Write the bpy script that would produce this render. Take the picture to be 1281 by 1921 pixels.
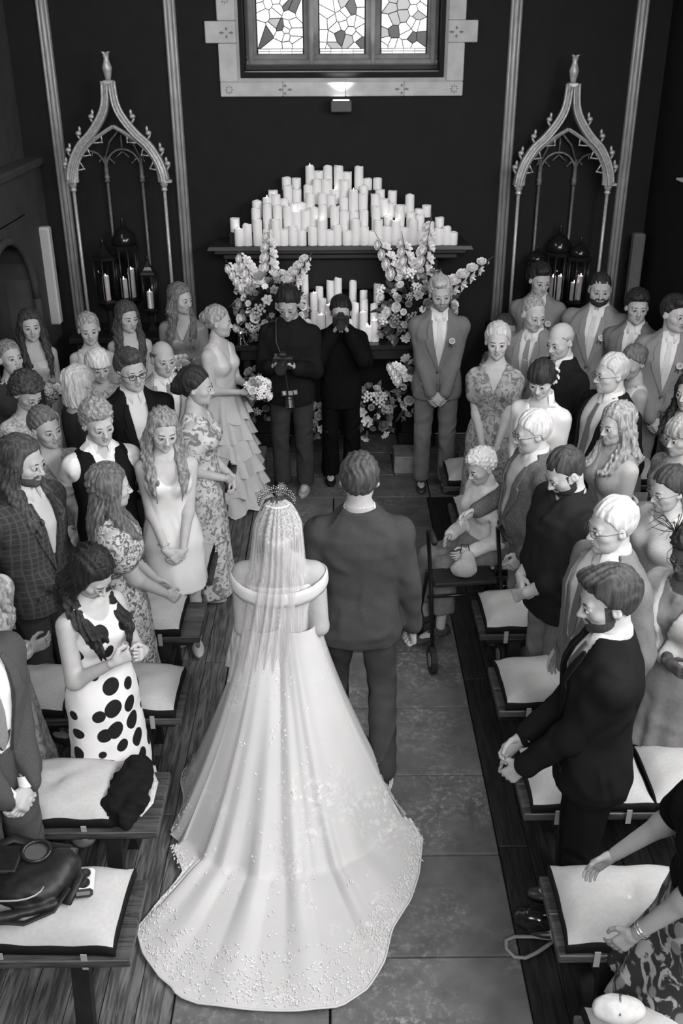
import bpy, bmesh, math, random
import numpy as np
from mathutils import Matrix, Vector
for o in list(bpy.data.objects): bpy.data.objects.remove(o)
random.seed(7); rng = np.random.default_rng(7)
PI = math.pi
scene = bpy.context.scene
COL = scene.collection
# ---------------------------------------------------------------- camera
CAM_H = 3.65; FOC = 1844.0
_p = math.radians(26.2); _yw = math.radians(.43); _s = -.004
_r = np.array([math.cos(_yw), -math.sin(_yw), 0.]); _f = np.array([math.sin(_yw)*math.cos(_p), math.cos(_yw)*math.cos(_p), -math.sin(_p)])
_u = np.cross(_r, _f); CR = _r+_s*_u; CU = _u-_s*_r; CR /= np.linalg.norm(CR); CU /= np.linalg.norm(CU)
CC = np.array([0, 0, CAM_H])
cam_d = bpy.data.cameras.new('camera'); cam = bpy.data.objects.new('camera', cam_d); COL.objects.link(cam)
cam.matrix_world = Matrix(((CR[0], CU[0], -_f[0], 0), (CR[1], CU[1], -_f[1], 0), (CR[2], CU[2], -_f[2], CAM_H), (0, 0, 0, 1)))
cam_d.sensor_fit = 'VERTICAL'; cam_d.sensor_height = 36; cam_d.lens = FOC/1921*36; cam_d.clip_start = .05
scene.camera = cam
# ---------------------------------------------------------------- world, lights, exposure
w = bpy.data.worlds.new('world'); scene.world = w; w.use_nodes = True
w.node_tree.nodes['Background'].inputs[0].default_value = (1, 1, 1, 1)
w.node_tree.nodes['Background'].inputs[1].default_value = .06
def area(name, loc, aim, sx, sy, power, spread=180):
    l = bpy.data.lights.new(name, 'AREA'); l.shape = 'RECTANGLE'; l.size = sx; l.size_y = sy; l.energy = power; l.spread = math.radians(spread)
    o = bpy.data.objects.new(name, l); COL.objects.link(o); o.location = loc
    o.rotation_euler = (Vector(aim)-Vector(loc)).to_track_quat('-Z', 'Y').to_euler(); return o
area('side_window_light', (2.80, 3.4, 3.5), (-.9, 3.9, .9), 6.0, 1.5, 560)
area('rear_window_light', (.2, -1.8, 4.9), (0, 7.5, 1.0), 3.2, 2.0, 195, 125)
area('left_window_light', (-2.65, 5.5, 4.9), (1.5, 5.5, 1.2), 3.2, 1.2, 80)
scene.view_settings.view_transform = 'Standard'; scene.view_settings.look = 'None'
scene.view_settings.gamma = 1; scene.view_settings.use_curve_mapping = False
scene.view_settings.exposure = 0.0
# ---------------------------------------------------------------- helpers
def ray(x, y): return _f+CR*(x-640.5)/FOC-CU*(y-960.5)/FOC
def atz(x, y, z):
    d = ray(x, y); return CC+d*(z-CAM_H)/d[2]
def aty(x, y, Y):
    d = ray(x, y); return CC+d*Y/d[1]
_M = {}
def mat(name, c, rough=.7, spec=.3, metal=0, var=.12, scale=18, stretch=(1, 1, 1), bump=0, emit=None, kind=None, c2=None, **k):
    key = (name, round(c, 4), rough, metal, kind, c2)
    if key in _M: return _M[key]
    m = bpy.data.materials.new(name); m.use_nodes = True; _M[key] = m
    nt = m.node_tree; N = nt.nodes; L = nt.links; b = N['Principled BSDF']
    b.inputs['Roughness'].default_value = rough; b.inputs['Metallic'].default_value = metal
    b.inputs['Specular IOR Level'].default_value = spec
    tc = N.new('ShaderNodeTexCoord'); mp = N.new('ShaderNodeMapping'); L.new(tc.outputs['Object'], mp.inputs[0])
    mp.inputs['Scale'].default_value = stretch
    no = N.new('ShaderNodeTexNoise'); no.inputs['Scale'].default_value = scale; no.inputs['Detail'].default_value = 5
    L.new(mp.outputs[0], no.inputs[0])
    ra = N.new('ShaderNodeValToRGB'); L.new(no.outputs['Fac'], ra.inputs[0])
    g = lambda v: (v*1.0, v*.985, v*.985, 1)
    e = ra.color_ramp.elements
    e[0].position = k.get('p0', .3); e[1].position = 1-k.get('p0', .3)
    e[0].color = g(c*(1-var)); e[1].color = g(c*(1+var))
    out = ra.outputs[0]; hgt = no.outputs['Fac']
    def mixc(fac, a, bcol):
        mx = N.new('ShaderNodeMix'); mx.data_type = 'RGBA'; L.new(fac, mx.inputs[0])
        if hasattr(a, 'links'): L.new(a, mx.inputs[6])
        else: mx.inputs[6].default_value = a
        if hasattr(bcol, 'links'): L.new(bcol, mx.inputs[7])
        else: mx.inputs[7].default_value = bcol
        return mx.outputs[2]
    def ramp(src, p0, p1):
        r = N.new('ShaderNodeValToRGB'); L.new(src, r.inputs[0]); r.color_ramp.elements[0].position = p0; r.color_ramp.elements[1].position = p1
        return r.outputs[0]
    if kind == 'floral':
        n2 = N.new('ShaderNodeTexNoise'); n2.inputs['Scale'].default_value = k.get('fs', 26); n2.inputs['Detail'].default_value = 3; n2.inputs['Distortion'].default_value = 1.5
        L.new(mp.outputs[0], n2.inputs[0])
        vo = N.new('ShaderNodeTexVoronoi'); vo.inputs['Scale'].default_value = k.get('fs', 26)*.75; L.new(mp.outputs[0], vo.inputs[0])
        f1 = ramp(n2.outputs['Fac'], .50, .56); f2 = ramp(vo.outputs['Distance'], .24, .29)
        out = mixc(f1, out, g(c2)); out = mixc(f2, g((c2+c)*.5), out)
    if kind == 'dots':
        vo = N.new('ShaderNodeTexVoronoi'); vo.inputs['Scale'].default_value = 9.3; vo.inputs['Randomness'].default_value = .5
        L.new(mp.outputs[0], vo.inputs[0]); out = mixc(ramp(vo.outputs['Distance'], .42, .43), g(c2), out)
    if kind == 'stripe' or kind == 'plaid':
        wv = N.new('ShaderNodeTexWave'); wv.inputs['Scale'].default_value = k.get('fs', 12); wv.bands_direction = 'X'; L.new(mp.outputs[0], wv.inputs[0])
        f = ramp(wv.outputs['Fac'], .8, .95); out = mixc(f, out, g(c2))
        if kind == 'plaid':
            w2 = N.new('ShaderNodeTexWave'); w2.inputs['Scale'].default_value = k.get('fs', 12); w2.bands_direction = 'Z'; L.new(mp.outputs[0], w2.inputs[0])
            out = mixc(ramp(w2.outputs['Fac'], .85, .97), out, g(c2))
    if kind == 'wood':
        n2 = N.new('ShaderNodeTexNoise'); n2.inputs['Scale'].default_value = 5; n2.inputs['Detail'].default_value = 8; n2.inputs['Distortion'].default_value = 1.2
        L.new(mp.outputs[0], n2.inputs[0]); out = mixc(ramp(n2.outputs['Fac'], .4, .62), out, g(c2))
        oi = N.new('ShaderNodeObjectInfo'); ma = N.new('ShaderNodeMath'); ma.operation = 'MULTIPLY_ADD'; L.new(oi.outputs['Random'], ma.inputs[0]); ma.inputs[1].default_value = .5; ma.inputs[2].default_value = .75
        vm = N.new('ShaderNodeVectorMath'); vm.operation = 'SCALE'; L.new(out, vm.inputs[0]); L.new(ma.outputs[0], vm.inputs['Scale']); out = vm.outputs[0]
    if kind == 'stone':
        n2 = N.new('ShaderNodeTexNoise'); n2.inputs['Scale'].default_value = 28; n2.inputs['Detail'].default_value = 9; n2.inputs['Roughness'].default_value = .7
        L.new(mp.outputs[0], n2.inputs[0])
        n3 = N.new('ShaderNodeTexNoise'); n3.inputs['Scale'].default_value = 2.2; L.new(mp.outputs[0], n3.inputs[0])
        mm = N.new('ShaderNodeMath'); mm.operation = 'MULTIPLY'; L.new(ramp(n2.outputs['Fac'], .5, .66), mm.inputs[0]); L.new(ramp(n3.outputs['Fac'], .42, .62), mm.inputs[1])
        out = mixc(mm.outputs[0], out, g(c2)); hgt = n2.outputs['Fac']
        oi = N.new('ShaderNodeObjectInfo'); ma = N.new('ShaderNodeMath'); ma.operation = 'MULTIPLY_ADD'; L.new(oi.outputs['Random'], ma.inputs[0]); ma.inputs[1].default_value = .3; ma.inputs[2].default_value = .85
        vm = N.new('ShaderNodeVectorMath'); vm.operation = 'SCALE'; L.new(out, vm.inputs[0]); L.new(ma.outputs[0], vm.inputs['Scale']); out = vm.outputs[0]
    if kind == 'lace':
        n2 = N.new('ShaderNodeTexNoise'); n2.inputs['Scale'].default_value = 30; n2.inputs['Detail'].default_value = 8; n2.inputs['Roughness'].default_value = .7; L.new(mp.outputs[0], n2.inputs[0])
        n3 = N.new('ShaderNodeTexNoise'); n3.inputs['Scale'].default_value = 2.6; L.new(mp.outputs[0], n3.inputs[0])
        mm = N.new('ShaderNodeMath'); mm.operation = 'MULTIPLY'; L.new(ramp(n2.outputs['Fac'], .48, .56), mm.inputs[0]); L.new(ramp(n3.outputs['Fac'], .55, .68), mm.inputs[1])
        out = mixc(mm.outputs[0], out, g(c2)); hgt = mm.outputs[0]
    L.new(out, b.inputs['Base Color'])
    if bump:
        bp = N.new('ShaderNodeBump'); bp.inputs['Strength'].default_value = bump; bp.inputs['Distance'].default_value = k.get('bd', .004)
        L.new(hgt, bp.inputs['Height']); L.new(bp.outputs[0], b.inputs['Normal'])
    if k.get('folds'):
        f1 = N.new('ShaderNodeTexNoise'); f1.inputs['Scale'].default_value = 4.5; f1.inputs['Detail'].default_value = 3; f1.inputs['Distortion'].default_value = 1.6; f1.noise_type = 'RIDGED_MULTIFRACTAL' if hasattr(f1, 'noise_type') else 'FBM'
        m2 = N.new('ShaderNodeMapping'); m2.inputs['Scale'].default_value = k.get('fst', (1, 1, .7)); m2.inputs['Rotation'].default_value = (.3, .2, 0); L.new(tc.outputs['Object'], m2.inputs[0]); L.new(m2.outputs[0], f1.inputs[0])
        b3 = N.new('ShaderNodeBump'); b3.inputs['Strength'].default_value = .8; b3.inputs['Distance'].default_value = k['folds']; L.new(f1.outputs['Fac'], b3.inputs['Height'])
        if bump: L.new(bp.outputs[0], b3.inputs['Normal'])
        L.new(b3.outputs[0], b.inputs['Normal'])
    if emit:
        b.inputs['Emission Color'].default_value = (1, 1, 1, 1); b.inputs['Emission Strength'].default_value = emit
    if k.get('sheen'): b.inputs['Sheen Weight'].default_value = k['sheen']
    if k.get('sss'):
        b.inputs['Subsurface Weight'].default_value = k['sss']; b.inputs['Subsurface Scale'].default_value = .02
    if k.get('alpha'):
        tr = N.new('ShaderNodeBsdfTransparent'); ms = N.new('ShaderNodeMixShader'); al = ramp(hgt, .3, .75)
        ma = N.new('ShaderNodeMath'); ma.operation = 'MULTIPLY_ADD'; L.new(al, ma.inputs[0]); ma.inputs[1].default_value = k['alpha'][1]-k['alpha'][0]; ma.inputs[2].default_value = k['alpha'][0]
        L.new(ma.outputs[0], ms.inputs[0]); L.new(tr.outputs[0], ms.inputs[1]); L.new(b.outputs[0], ms.inputs[2])
        L.new(ms.outputs[0], N['Material Output'].inputs[0])
    if k.get('trans'):
        b.inputs['Transmission Weight'].default_value = k['trans']; b.inputs['IOR'].default_value = 1.45
    return m
def mesh(name, v, f, m, parent=None, smooth=True, mi=None, raw=False):
    me = bpy.data.meshes.new(name)
    if isinstance(f, np.ndarray) and f.ndim == 2:
        n = len(f); k = f.shape[1]
        me.vertices.add(len(v)); me.vertices.foreach_set('co', np.asarray(v, np.float32).ravel())
        me.loops.add(n*k); me.loops.foreach_set('vertex_index', f.astype(np.int32).ravel())
        me.polygons.add(n); me.polygons.foreach_set('loop_start', np.arange(0, n*k, k, dtype=np.int32)); me.polygons.foreach_set('loop_total', np.full(n, k, np.int32))
        me.update(calc_edges=True)
    else:
        me.from_pydata([tuple(map(float, q)) for q in v], [], [tuple(map(int, q)) for q in f])
    for q in (m if isinstance(m, (list, tuple)) else [m]): me.materials.append(q)
    if mi is not None: me.polygons.foreach_set('material_index', np.asarray(mi, np.int32))
    me.polygons.foreach_set('use_smooth', [smooth]*len(me.polygons))
    me.validate()
    if raw: return me
    o = bpy.data.objects.new(name, me); COL.objects.link(o)
    if parent: o.parent = parent
    return o
def inst(name, me, parent=None, loc=(0, 0, 0), rot=(0, 0, 0), sc=(1, 1, 1)):
    o = bpy.data.objects.new(name, me); COL.objects.link(o); o.location = loc; o.rotation_euler = rot; o.scale = sc
    if parent: o.parent = parent
    return o
def tag(o, label, cat, group=None):
    o['label'] = label; o['category'] = cat
    if group: o['group'] = group
    return o
def empty(name, label, cat, loc=(0, 0, 0), rz=0, group=None):
    o = bpy.data.objects.new(name, None); COL.objects.link(o); o.location = loc; o.rotation_euler = (0, 0, rz); o.empty_display_size = .1
    return tag(o, label, cat, group)
class MB:
    def __init__(s): s.v = []; s.f = []
    def add(s, v, f):
        n = len(s.v); s.v += [tuple(map(float, q)) for q in v]; s.f += [tuple(i+n for i in q) for q in f]; return s
    def box(s, x0, x1, y0, y1, z0, z1):
        v = [(x, y, z) for z in (z0, z1) for y in (y0, y1) for x in (x0, x1)]
        return s.add(v, [(0, 2, 3, 1), (4, 5, 7, 6), (0, 1, 5, 4), (2, 6, 7, 3), (0, 4, 6, 2), (1, 3, 7, 5)])
    def bbox(s, x0, x1, y0, y1, z0, z1, b=.005):   # box with chamfered edges
        bm = bmesh.new(); bmesh.ops.create_cube(bm, size=1)
        for q in bm.verts: q.co = ((x0+x1)/2+q.co.x*(x1-x0), (y0+y1)/2+q.co.y*(y1-y0), (z0+z1)/2+q.co.z*(z1-z0))
        bmesh.ops.bevel(bm, geom=bm.edges[:], offset=b, segments=1, affect='EDGES')
        bm.verts.index_update(); s.add([q.co for q in bm.verts], [[q.index for q in f.verts] for f in bm.faces]); bm.free(); return s
    def tube(s, pts, rs, n=10, cap=True, up=(0, 0, 1), flat=1.0):
        P = [np.array(p, float) for p in pts]; rs = rs if hasattr(rs, '__len__') else [rs]*len(P)
        v = []; f = []; prev = None
        for i, p in enumerate(P):
            t = P[min(i+1, len(P)-1)]-P[max(i-1, 0)]; t = t/(np.linalg.norm(t)+1e-9)
            if prev is None:
                a = np.array(up, float)
                if abs(a@t) > .9: a = np.array((1., 0, 0))
            else: a = prev
            a = a-t*(a@t); a /= np.linalg.norm(a)+1e-9; b = np.cross(t, a); prev = a
            for j in range(n):
                q = 2*PI*j/n; v.append(p+rs[i]*(a*math.cos(q)*flat+b*math.sin(q)))
        for i in range(len(P)-1):
            for j in range(n): f.append((i*n+j, i*n+(j+1) % n, (i+1)*n+(j+1) % n, (i+1)*n+j))
        if cap: f.append(tuple(range(n))[::-1]); f.append(tuple(range((len(P)-1)*n, len(P)*n)))
        return s.add(v, f)
    def lathe(s, prof, c=(0, 0, 0), n=16, ph=0):
        v = []; f = []
        for r, z in prof:
            for j in range(n): v.append((c[0]+r*math.cos(2*PI*j/n+ph), c[1]+r*math.sin(2*PI*j/n+ph), c[2]+z))
        for i in range(len(prof)-1):
            for j in range(n): f.append((i*n+j, i*n+(j+1) % n, (i+1)*n+(j+1) % n, (i+1)*n+j))
        f.append(tuple(range(n))[::-1]); f.append(tuple(range((len(prof)-1)*n, len(prof)*n)))
        return s.add(v, f)
    def ball(s, c, r, n=10, m=7):
        r = r if hasattr(r, '__len__') else (r, r, r)
        v = [(c[0], c[1], c[2]-r[2])]; f = []
        for i in range(1, m):
            a = -PI/2+PI*i/m
            for j in range(n): v.append((c[0]+r[0]*math.cos(a)*math.cos(2*PI*j/n), c[1]+r[1]*math.cos(a)*math.sin(2*PI*j/n), c[2]+r[2]*math.sin(a)))
        v.append((c[0], c[1], c[2]+r[2])); T = len(v)-1
        for j in range(n):
            f.append((0, 1+(j+1) % n, 1+j)); f.append((T, 1+(m-2)*n+j, 1+(m-2)*n+(j+1) % n))
            for i in range(m-2): f.append((1+i*n+j, 1+i*n+(j+1) % n, 1+(i+1)*n+(j+1) % n, 1+(i+1)*n+j))
        return s.add(v, f)
    def prism(s, poly, y0, y1):    # polygon in x,z extruded along y
        n = len(poly); v = [(x, y0, z) for x, z in poly]+[(x, y1, z) for x, z in poly]
        return s.add(v, [tuple(range(n)), tuple(range(n, 2*n))[::-1]]+[(i, i+n, (i+1) % n+n, (i+1) % n) for i in range(n)])
    def sweep(s, path, sec):   # rectangular section (half width in plane, half depth y) along an x,z path at y
        v = []; f = []
        n = len(path)
        for i, (x, y, z) in enumerate(path):
            a = path[max(i-1, 0)]; b = path[min(i+1, n-1)]; t = np.array((b[0]-a[0], b[2]-a[2])); t /= np.linalg.norm(t)+1e-9; nx, nz = -t[1], t[0]
            hw, hd = sec(i/(n-1)) if callable(sec) else sec
            v += [(x+nx*hw, y-hd*.5, z+nz*hw), (x, y-hd, z), (x-nx*hw, y-hd*.5, z-nz*hw), (x-nx*hw, y+hd, z-nz*hw), (x+nx*hw, y+hd, z+nz*hw)]
        for i in range(n-1):
            for j in range(5): f.append((i*5+j, i*5+(j+1) % 5, (i+1)*5+(j+1) % 5, (i+1)*5+j))
        f.append((0, 4, 3, 2, 1)); f.append(tuple((n-1)*5+j for j in range(5)))
        return s.add(v, f)
    def build(s, name, m, parent=None, smooth=False):
        o = mesh(name, s.v, s.f, m, parent, smooth)
        bm = bmesh.new(); bm.from_mesh(o.data); bmesh.ops.recalc_face_normals(bm, faces=bm.faces); bm.to_mesh(o.data); bm.free()
        return o
def auto(o, ang=35):
    bm = bmesh.new(); bm.from_mesh(o.data)
    for e in bm.edges:
        if len(e.link_faces) == 2 and e.calc_face_angle(0) > math.radians(ang): e.smooth = False
    for f in bm.faces: f.smooth = True
    bm.to_mesh(o.data); bm.free(); return o
# ---------------------------------------------------------------- distance-field modeller (surface nets)
def smin(a, b, k):
    h = np.maximum(k-np.abs(a-b), 0)/k; return np.minimum(a, b)-h*h*k*.25
class SDF:
    def __init__(s, lo, hi, h):
        s.h = h; s.lo = np.array(lo, float)-2*h
        n = np.ceil((np.array(hi, float)+2*h-s.lo)/h).astype(int)+1; s.n = n
        s.ax = [(s.lo[i]+np.arange(n[i])*h).astype(np.float32) for i in range(3)]
        s.F = np.full(tuple(n), 1., np.float32)
    def sl(s, lo, hi):
        i0 = [max(0, int((lo[i]-s.lo[i])/s.h)) for i in range(3)]; i1 = [min(int(s.n[i]), int((hi[i]-s.lo[i])/s.h)+2) for i in range(3)]
        if any(a >= b for a, b in zip(i0, i1)): return None, None
        S = tuple(slice(a, b) for a, b in zip(i0, i1))
        return S, (s.ax[0][S[0]][:, None, None], s.ax[1][S[1]][None, :, None], s.ax[2][S[2]][None, None, :])
    def add(s, fn, lo, hi, k=.02, sub=False):
        m = k+3*s.h; S, X = s.sl(np.array(lo)-m, np.array(hi)+m)
        if S is None: return s
        d = fn(*X).astype(np.float32)
        s.F[S] = -smin(-s.F[S], d, k) if sub else smin(s.F[S], d, k)
        return s
    def cone(s, a, b, r1, r2, k=.02, sub=False):
        a = np.array(a, float); b = np.array(b, float); ab = b-a; L = ab@ab+1e-9; r = max(r1, r2)
        def fn(x, y, z):
            t = np.clip(((x-a[0])*ab[0]+(y-a[1])*ab[1]+(z-a[2])*ab[2])/L, 0, 1)
            return np.sqrt((x-a[0]-t*ab[0])**2+(y-a[1]-t*ab[1])**2+(z-a[2]-t*ab[2])**2)-(r1+(r2-r1)*t)
        return s.add(fn if not sub else (lambda x, y, z: fn(x, y, z)), np.minimum(a, b)-r, np.maximum(a, b)+r, k, sub)
    def chain(s, pts, rs, k=.02):
        for i in range(len(pts)-1): s.cone(pts[i], pts[i+1], rs[i], rs[i+1], k)
        return s
    def ell(s, c, r, k=.02, sub=False, R=None):
        c = np.array(c, float); r = np.array(r if hasattr(r, '__len__') else (r, r, r), float); rm = r.min()
        def fn(x, y, z):
            x = x-c[0]; y = y-c[1]; z = z-c[2]
            if R is not None:
                x, y, z = R[0][0]*x+R[0][1]*y+R[0][2]*z, R[1][0]*x+R[1][1]*y+R[1][2]*z, R[2][0]*x+R[2][1]*y+R[2][2]*z
            q = np.sqrt((x/r[0])**2+(y/r[1])**2+(z/r[2])**2)
            g = np.sqrt((x/r[0]**2)**2+(y/r[1]**2)**2+(z/r[2]**2)**2)+1e-6
            return q*(q-1)/g
        e = r if R is None else np.full(3, r.max())
        return s.add(fn, c-e, c+e, k, sub)
    def full(s): return s.ax[0][:, None, None], s.ax[1][None, :, None], s.ax[2][None, None, :]
    def cut(s, fn):      # remove where fn<0
        s.F = np.maximum(s.F, -fn(*s.full())).astype(np.float32); return s
    def keep(s, fn):     # keep where fn<0
        s.F = np.maximum(s.F, fn(*s.full())).astype(np.float32); return s
    def disp(s, fn): s.F = (s.F+fn(*s.full())).astype(np.float32); return s
    def mesh(s, relax=1):
        F = s.F; I = F < 0
        n = F.shape; c = np.zeros(tuple(q-1 for q in n), np.int8)
        for a in (0, 1):
            for b in (0, 1):
                for d in (0, 1): c += I[a:n[0]-1+a, b:n[1]-1+b, d:n[2]-1+d]
        act = (c > 0) & (c < 8); idx = np.argwhere(act)
        if len(idx) == 0: return np.zeros((0, 3)), np.zeros((0, 4), int)
        lut = -np.ones(act.shape, np.int32); lut[act] = np.arange(len(idx))
        P = np.zeros((len(idx), 3)); W = np.zeros(len(idx))
        cr = [(a, b, d) for a in (0, 1) for b in (0, 1) for d in (0, 1)]
        V = {q: F[idx[:, 0]+q[0], idx[:, 1]+q[1], idx[:, 2]+q[2]].astype(float) for q in cr}
        for q in cr:
            for ax in range(3):
                if q[ax]: continue
                r = list(q); r[ax] = 1; r = tuple(r); a = V[q]; b = V[r]; m = (a < 0) != (b < 0)
                t = np.where(m, a/(a-b+1e-12), 0); p = np.zeros((len(idx), 3)); p += q; p[:, ax] += t
                P[m] += p[m]; W[m] += 1
        P = (P/W[:, None]+idx)*s.h+s.lo
        Q = []
        for ax in range(3):
            o1, o2 = [(1, 2), (2, 0), (0, 1)][ax]
            sa = [slice(1, -1)]*3; sa[ax] = slice(0, n[ax]-1); sb = list(sa); sb[ax] = slice(1, n[ax])
            A = I[tuple(sa)]; B = I[tuple(sb)]
            for flip, msk in ((False, A & ~B), (True, ~A & B)):
                e = np.argwhere(msk); off = np.ones(3, int); off[ax] = 0; e = e+off
                if not len(e): continue
                def L(d1, d2):
                    g = e.copy(); g[:, o1] -= d1; g[:, o2] -= d2; return lut[g[:, 0], g[:, 1], g[:, 2]]
                q = np.stack([L(1, 1), L(0, 1), L(0, 0), L(1, 0)], 1)
                Q.append(q[:, ::-1] if flip else q)
        Q = np.concatenate(Q); Q = Q[(Q >= 0).all(1)]
        for _ in range(relax):
            S = np.zeros_like(P); C = np.zeros(len(P))
            for i in range(4):
                v = P[Q[:, (i+1) % 4]]+P[Q[:, (i-1) % 4]]
                for d in range(3): S[:, d] += np.bincount(Q[:, i], v[:, d], len(P))
                C += 2*np.bincount(Q[:, i], minlength=len(P))
            ok = C > 0; P[ok] = P[ok]*.55+.45*S[ok]/C[ok, None]
        return P, Q
def wob(x, y, z, f, s=0):
    return (np.sin(f*(x+.6*z)+s)*np.sin(f*(y*1.1-.35*z)+1.3*s)+np.sin(f*1.7*(z*.7+x*.5)+2*s)*np.cos(f*1.5*(y+.2*z)+s))*.5
# ---------------------------------------------------------------- people
def nrm(v): v = np.array(v, float); return v/(np.linalg.norm(v)+1e-9)
def rotm(yaw, pitch, roll=0):   # yaw turns left, pitch tips the face down
    y, p, r = map(math.radians, (yaw, pitch, roll))
    Rz = np.array([[math.cos(y), -math.sin(y), 0], [math.sin(y), math.cos(y), 0], [0, 0, 1]])
    Rx = np.array([[1, 0, 0], [0, math.cos(p), math.sin(p)], [0, -math.sin(p), math.cos(p)]])
    Ry = np.array([[math.cos(r), 0, math.sin(r)], [0, 1, 0], [-math.sin(r), 0, math.cos(r)]])
    return Rz@Rx@Ry
_HC = {}
def head_mesh(sex, h, smile, old, fat):
    key = (sex, h, smile, old, fat)
    if key in _HC: return _HC[key]
    S = SDF((-.095, -.12, -.135), (.095, .135, .135), h); m = sex == 'm'; fw = fat*.012
    S.ell((0, -.012, .030), (.074, .094, .088), .01)
    S.ell((0, .018, -.030), (.061+fw, .068, .085), .03)
    S.ell((0, .033, -.074), (.045+fw+(.005 if m else 0), .048, .040+fw*.5), .03)
    S.ell((0, .072 if m else .069, -.098), (.018 if m else .014, .016, .015), .02)
    for s in (-1, 1):
        S.ell((s*.041, .052, -.024), (.022+fw*.5, .024, .020), .02)
        if smile: S.ell((s*.036, .066, -.040), (.014, .013, .014), .012)
    S.cone((-.034, .074, .019), (.034, .074, .019), .012 if m else .008, .012 if m else .008, .016)
    for s in (-1, 1): S.ell((s*.031, .100, .001), (.017, .018, .0125), .012, sub=True)
    S.cone((0, .080, .012), (0, .1035, -.030), .0075, .0105 if m else .0095, .010)
    S.ell((0, .106, -.033), (.010, .010, .0085), .006)
    for s in (-1, 1): S.ell((s*.0115, .094, -.036), (.0075, .0095, .0075), .006)
    for s in (-1, 1):
        S.ell((s*.031, .0752, .0005), (.0150, .0125, .0115), .004)
        S.cone((s*.018, .0870, .0065), (s*.045, .0785, .0055), .0052, .0042, .005)   # lids
        S.cone((s*.017, .0865, .0035), (s*.045, .078, .0035), .0042, .0035, .005)
    c = .004 if smile else 0; wd = .026 if smile else .021
    for s in (-1, 1):
        S.cone((0, .0905, -.0565), (s*wd, .079-c, -.060+c), .0055, .003, .005)
        S.cone((0, .0885, -.0685), (s*wd*.85, .079-c, -.063+c), .0068 if not m else .0058, .003, .005)
        S.cone((0, .097, -.0622), (s*wd, .086-c, -.0615+c), .0022, .0016, .003, sub=True)
        if smile or old: S.cone((s*.019, .090, -.040), (s*.033, .076, -.064), .002, .002, .008, sub=True)
    for s in (-1, 1):
        S.ell((s*.0775, -.006, -.006), (.009, .018, .031), .005)
        S.ell((s*.083, -.010, -.016), (.008, .012, .012), .005)
        S.ell((s*.090, -.001, -.002), (.009, .009, .015), .004, sub=True)
    P, Q = S.mesh(1)
    C = P[Q].mean(1)
    lip = (C[:, 1] > .074) & (np.abs(C[:, 0]) < wd) & (np.abs(C[:, 2]+.0625-c*.6) < .0085*(1-(np.abs(C[:, 0])/wd)**2*.6))
    r = np.sqrt((C[:, 0]/.05)**2+((C[:, 2]+.078)/.05)**2)
    brd = (C[:, 2] < -.045+.3*np.maximum(0, np.abs(C[:, 0])-.03)) & (C[:, 1] > .0) & ~lip & ~((C[:, 2] > -.054) & (np.abs(C[:, 0]) > .034) & (C[:, 1] > .03))
    brd &= ~((C[:, 2] > -.058) & (np.abs(C[:, 0]) < .006))
    brd |= (np.abs(C[:, 0]) > .056) & (C[:, 1] > -.004) & (C[:, 1] < .034) & (C[:, 2] < .02) & (C[:, 2] > -.06) & (np.abs(C[:, 0]) < .0745)
    eye = np.zeros(len(C), bool)
    _HC[key] = (P, Q, lip, brd, eye)
    return _HC[key]
_HD = {}
def hand_mesh(pose, h):
    key = (pose, h)
    if key in _HD: return _HD[key]
    c = {'relax': 22, 'flat': 8, 'clasp': 38, 'grip': 62, 'fist': 80}[pose]
    S = SDF((-.075, -.03, -.10), (.06, .20, .04), h)
    S.cone((0, -.02, 0), (0, .02, 0), .024, .024, .02)
    for x, r in ((-.024, .0155), (-.008, .0155), (.009, .015), (.024, .0135)): S.cone((x*.6, .012, 0), (x, .085, 0), r*1.05, r, .012)
    for i, (x, L, r) in enumerate(((-.028, .072, .0088), (-.0095, .080, .009), (.0095, .074, .0087), (.027, .058, .0078))):
        a = np.array((x, .088, 0.)); ang = 0; spread = (i-1.5)*.05
        for j, (q, dc) in enumerate(((.45, .8), (.30, 1.1), (.25, .8))):
            ang += math.radians(c*dc); d = np.array((math.sin(spread), math.cos(ang)*math.cos(spread), -math.sin(ang)))
            b = a+d*L*q; S.cone(a, b, r*(1-.08*j), r*(1-.08*(j+1)), .004); a = b
    t = math.radians(c*.5)
    a = np.array((-.022, .018, -.006)); b = a+np.array((-.026, .030, -.014)); e = b+.034*nrm((-.35+.6*t, .9, -.45*t-.2)); g = e+.027*nrm((.1+.8*t, .9, -.6*t-.1))
    S.cone(a, b, .017, .012, .012); S.cone(b, e, .0115, .0098, .004); S.cone(e, g, .0098, .0082, .004)
    _HD[key] = S.mesh(1); return _HD[key]
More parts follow.
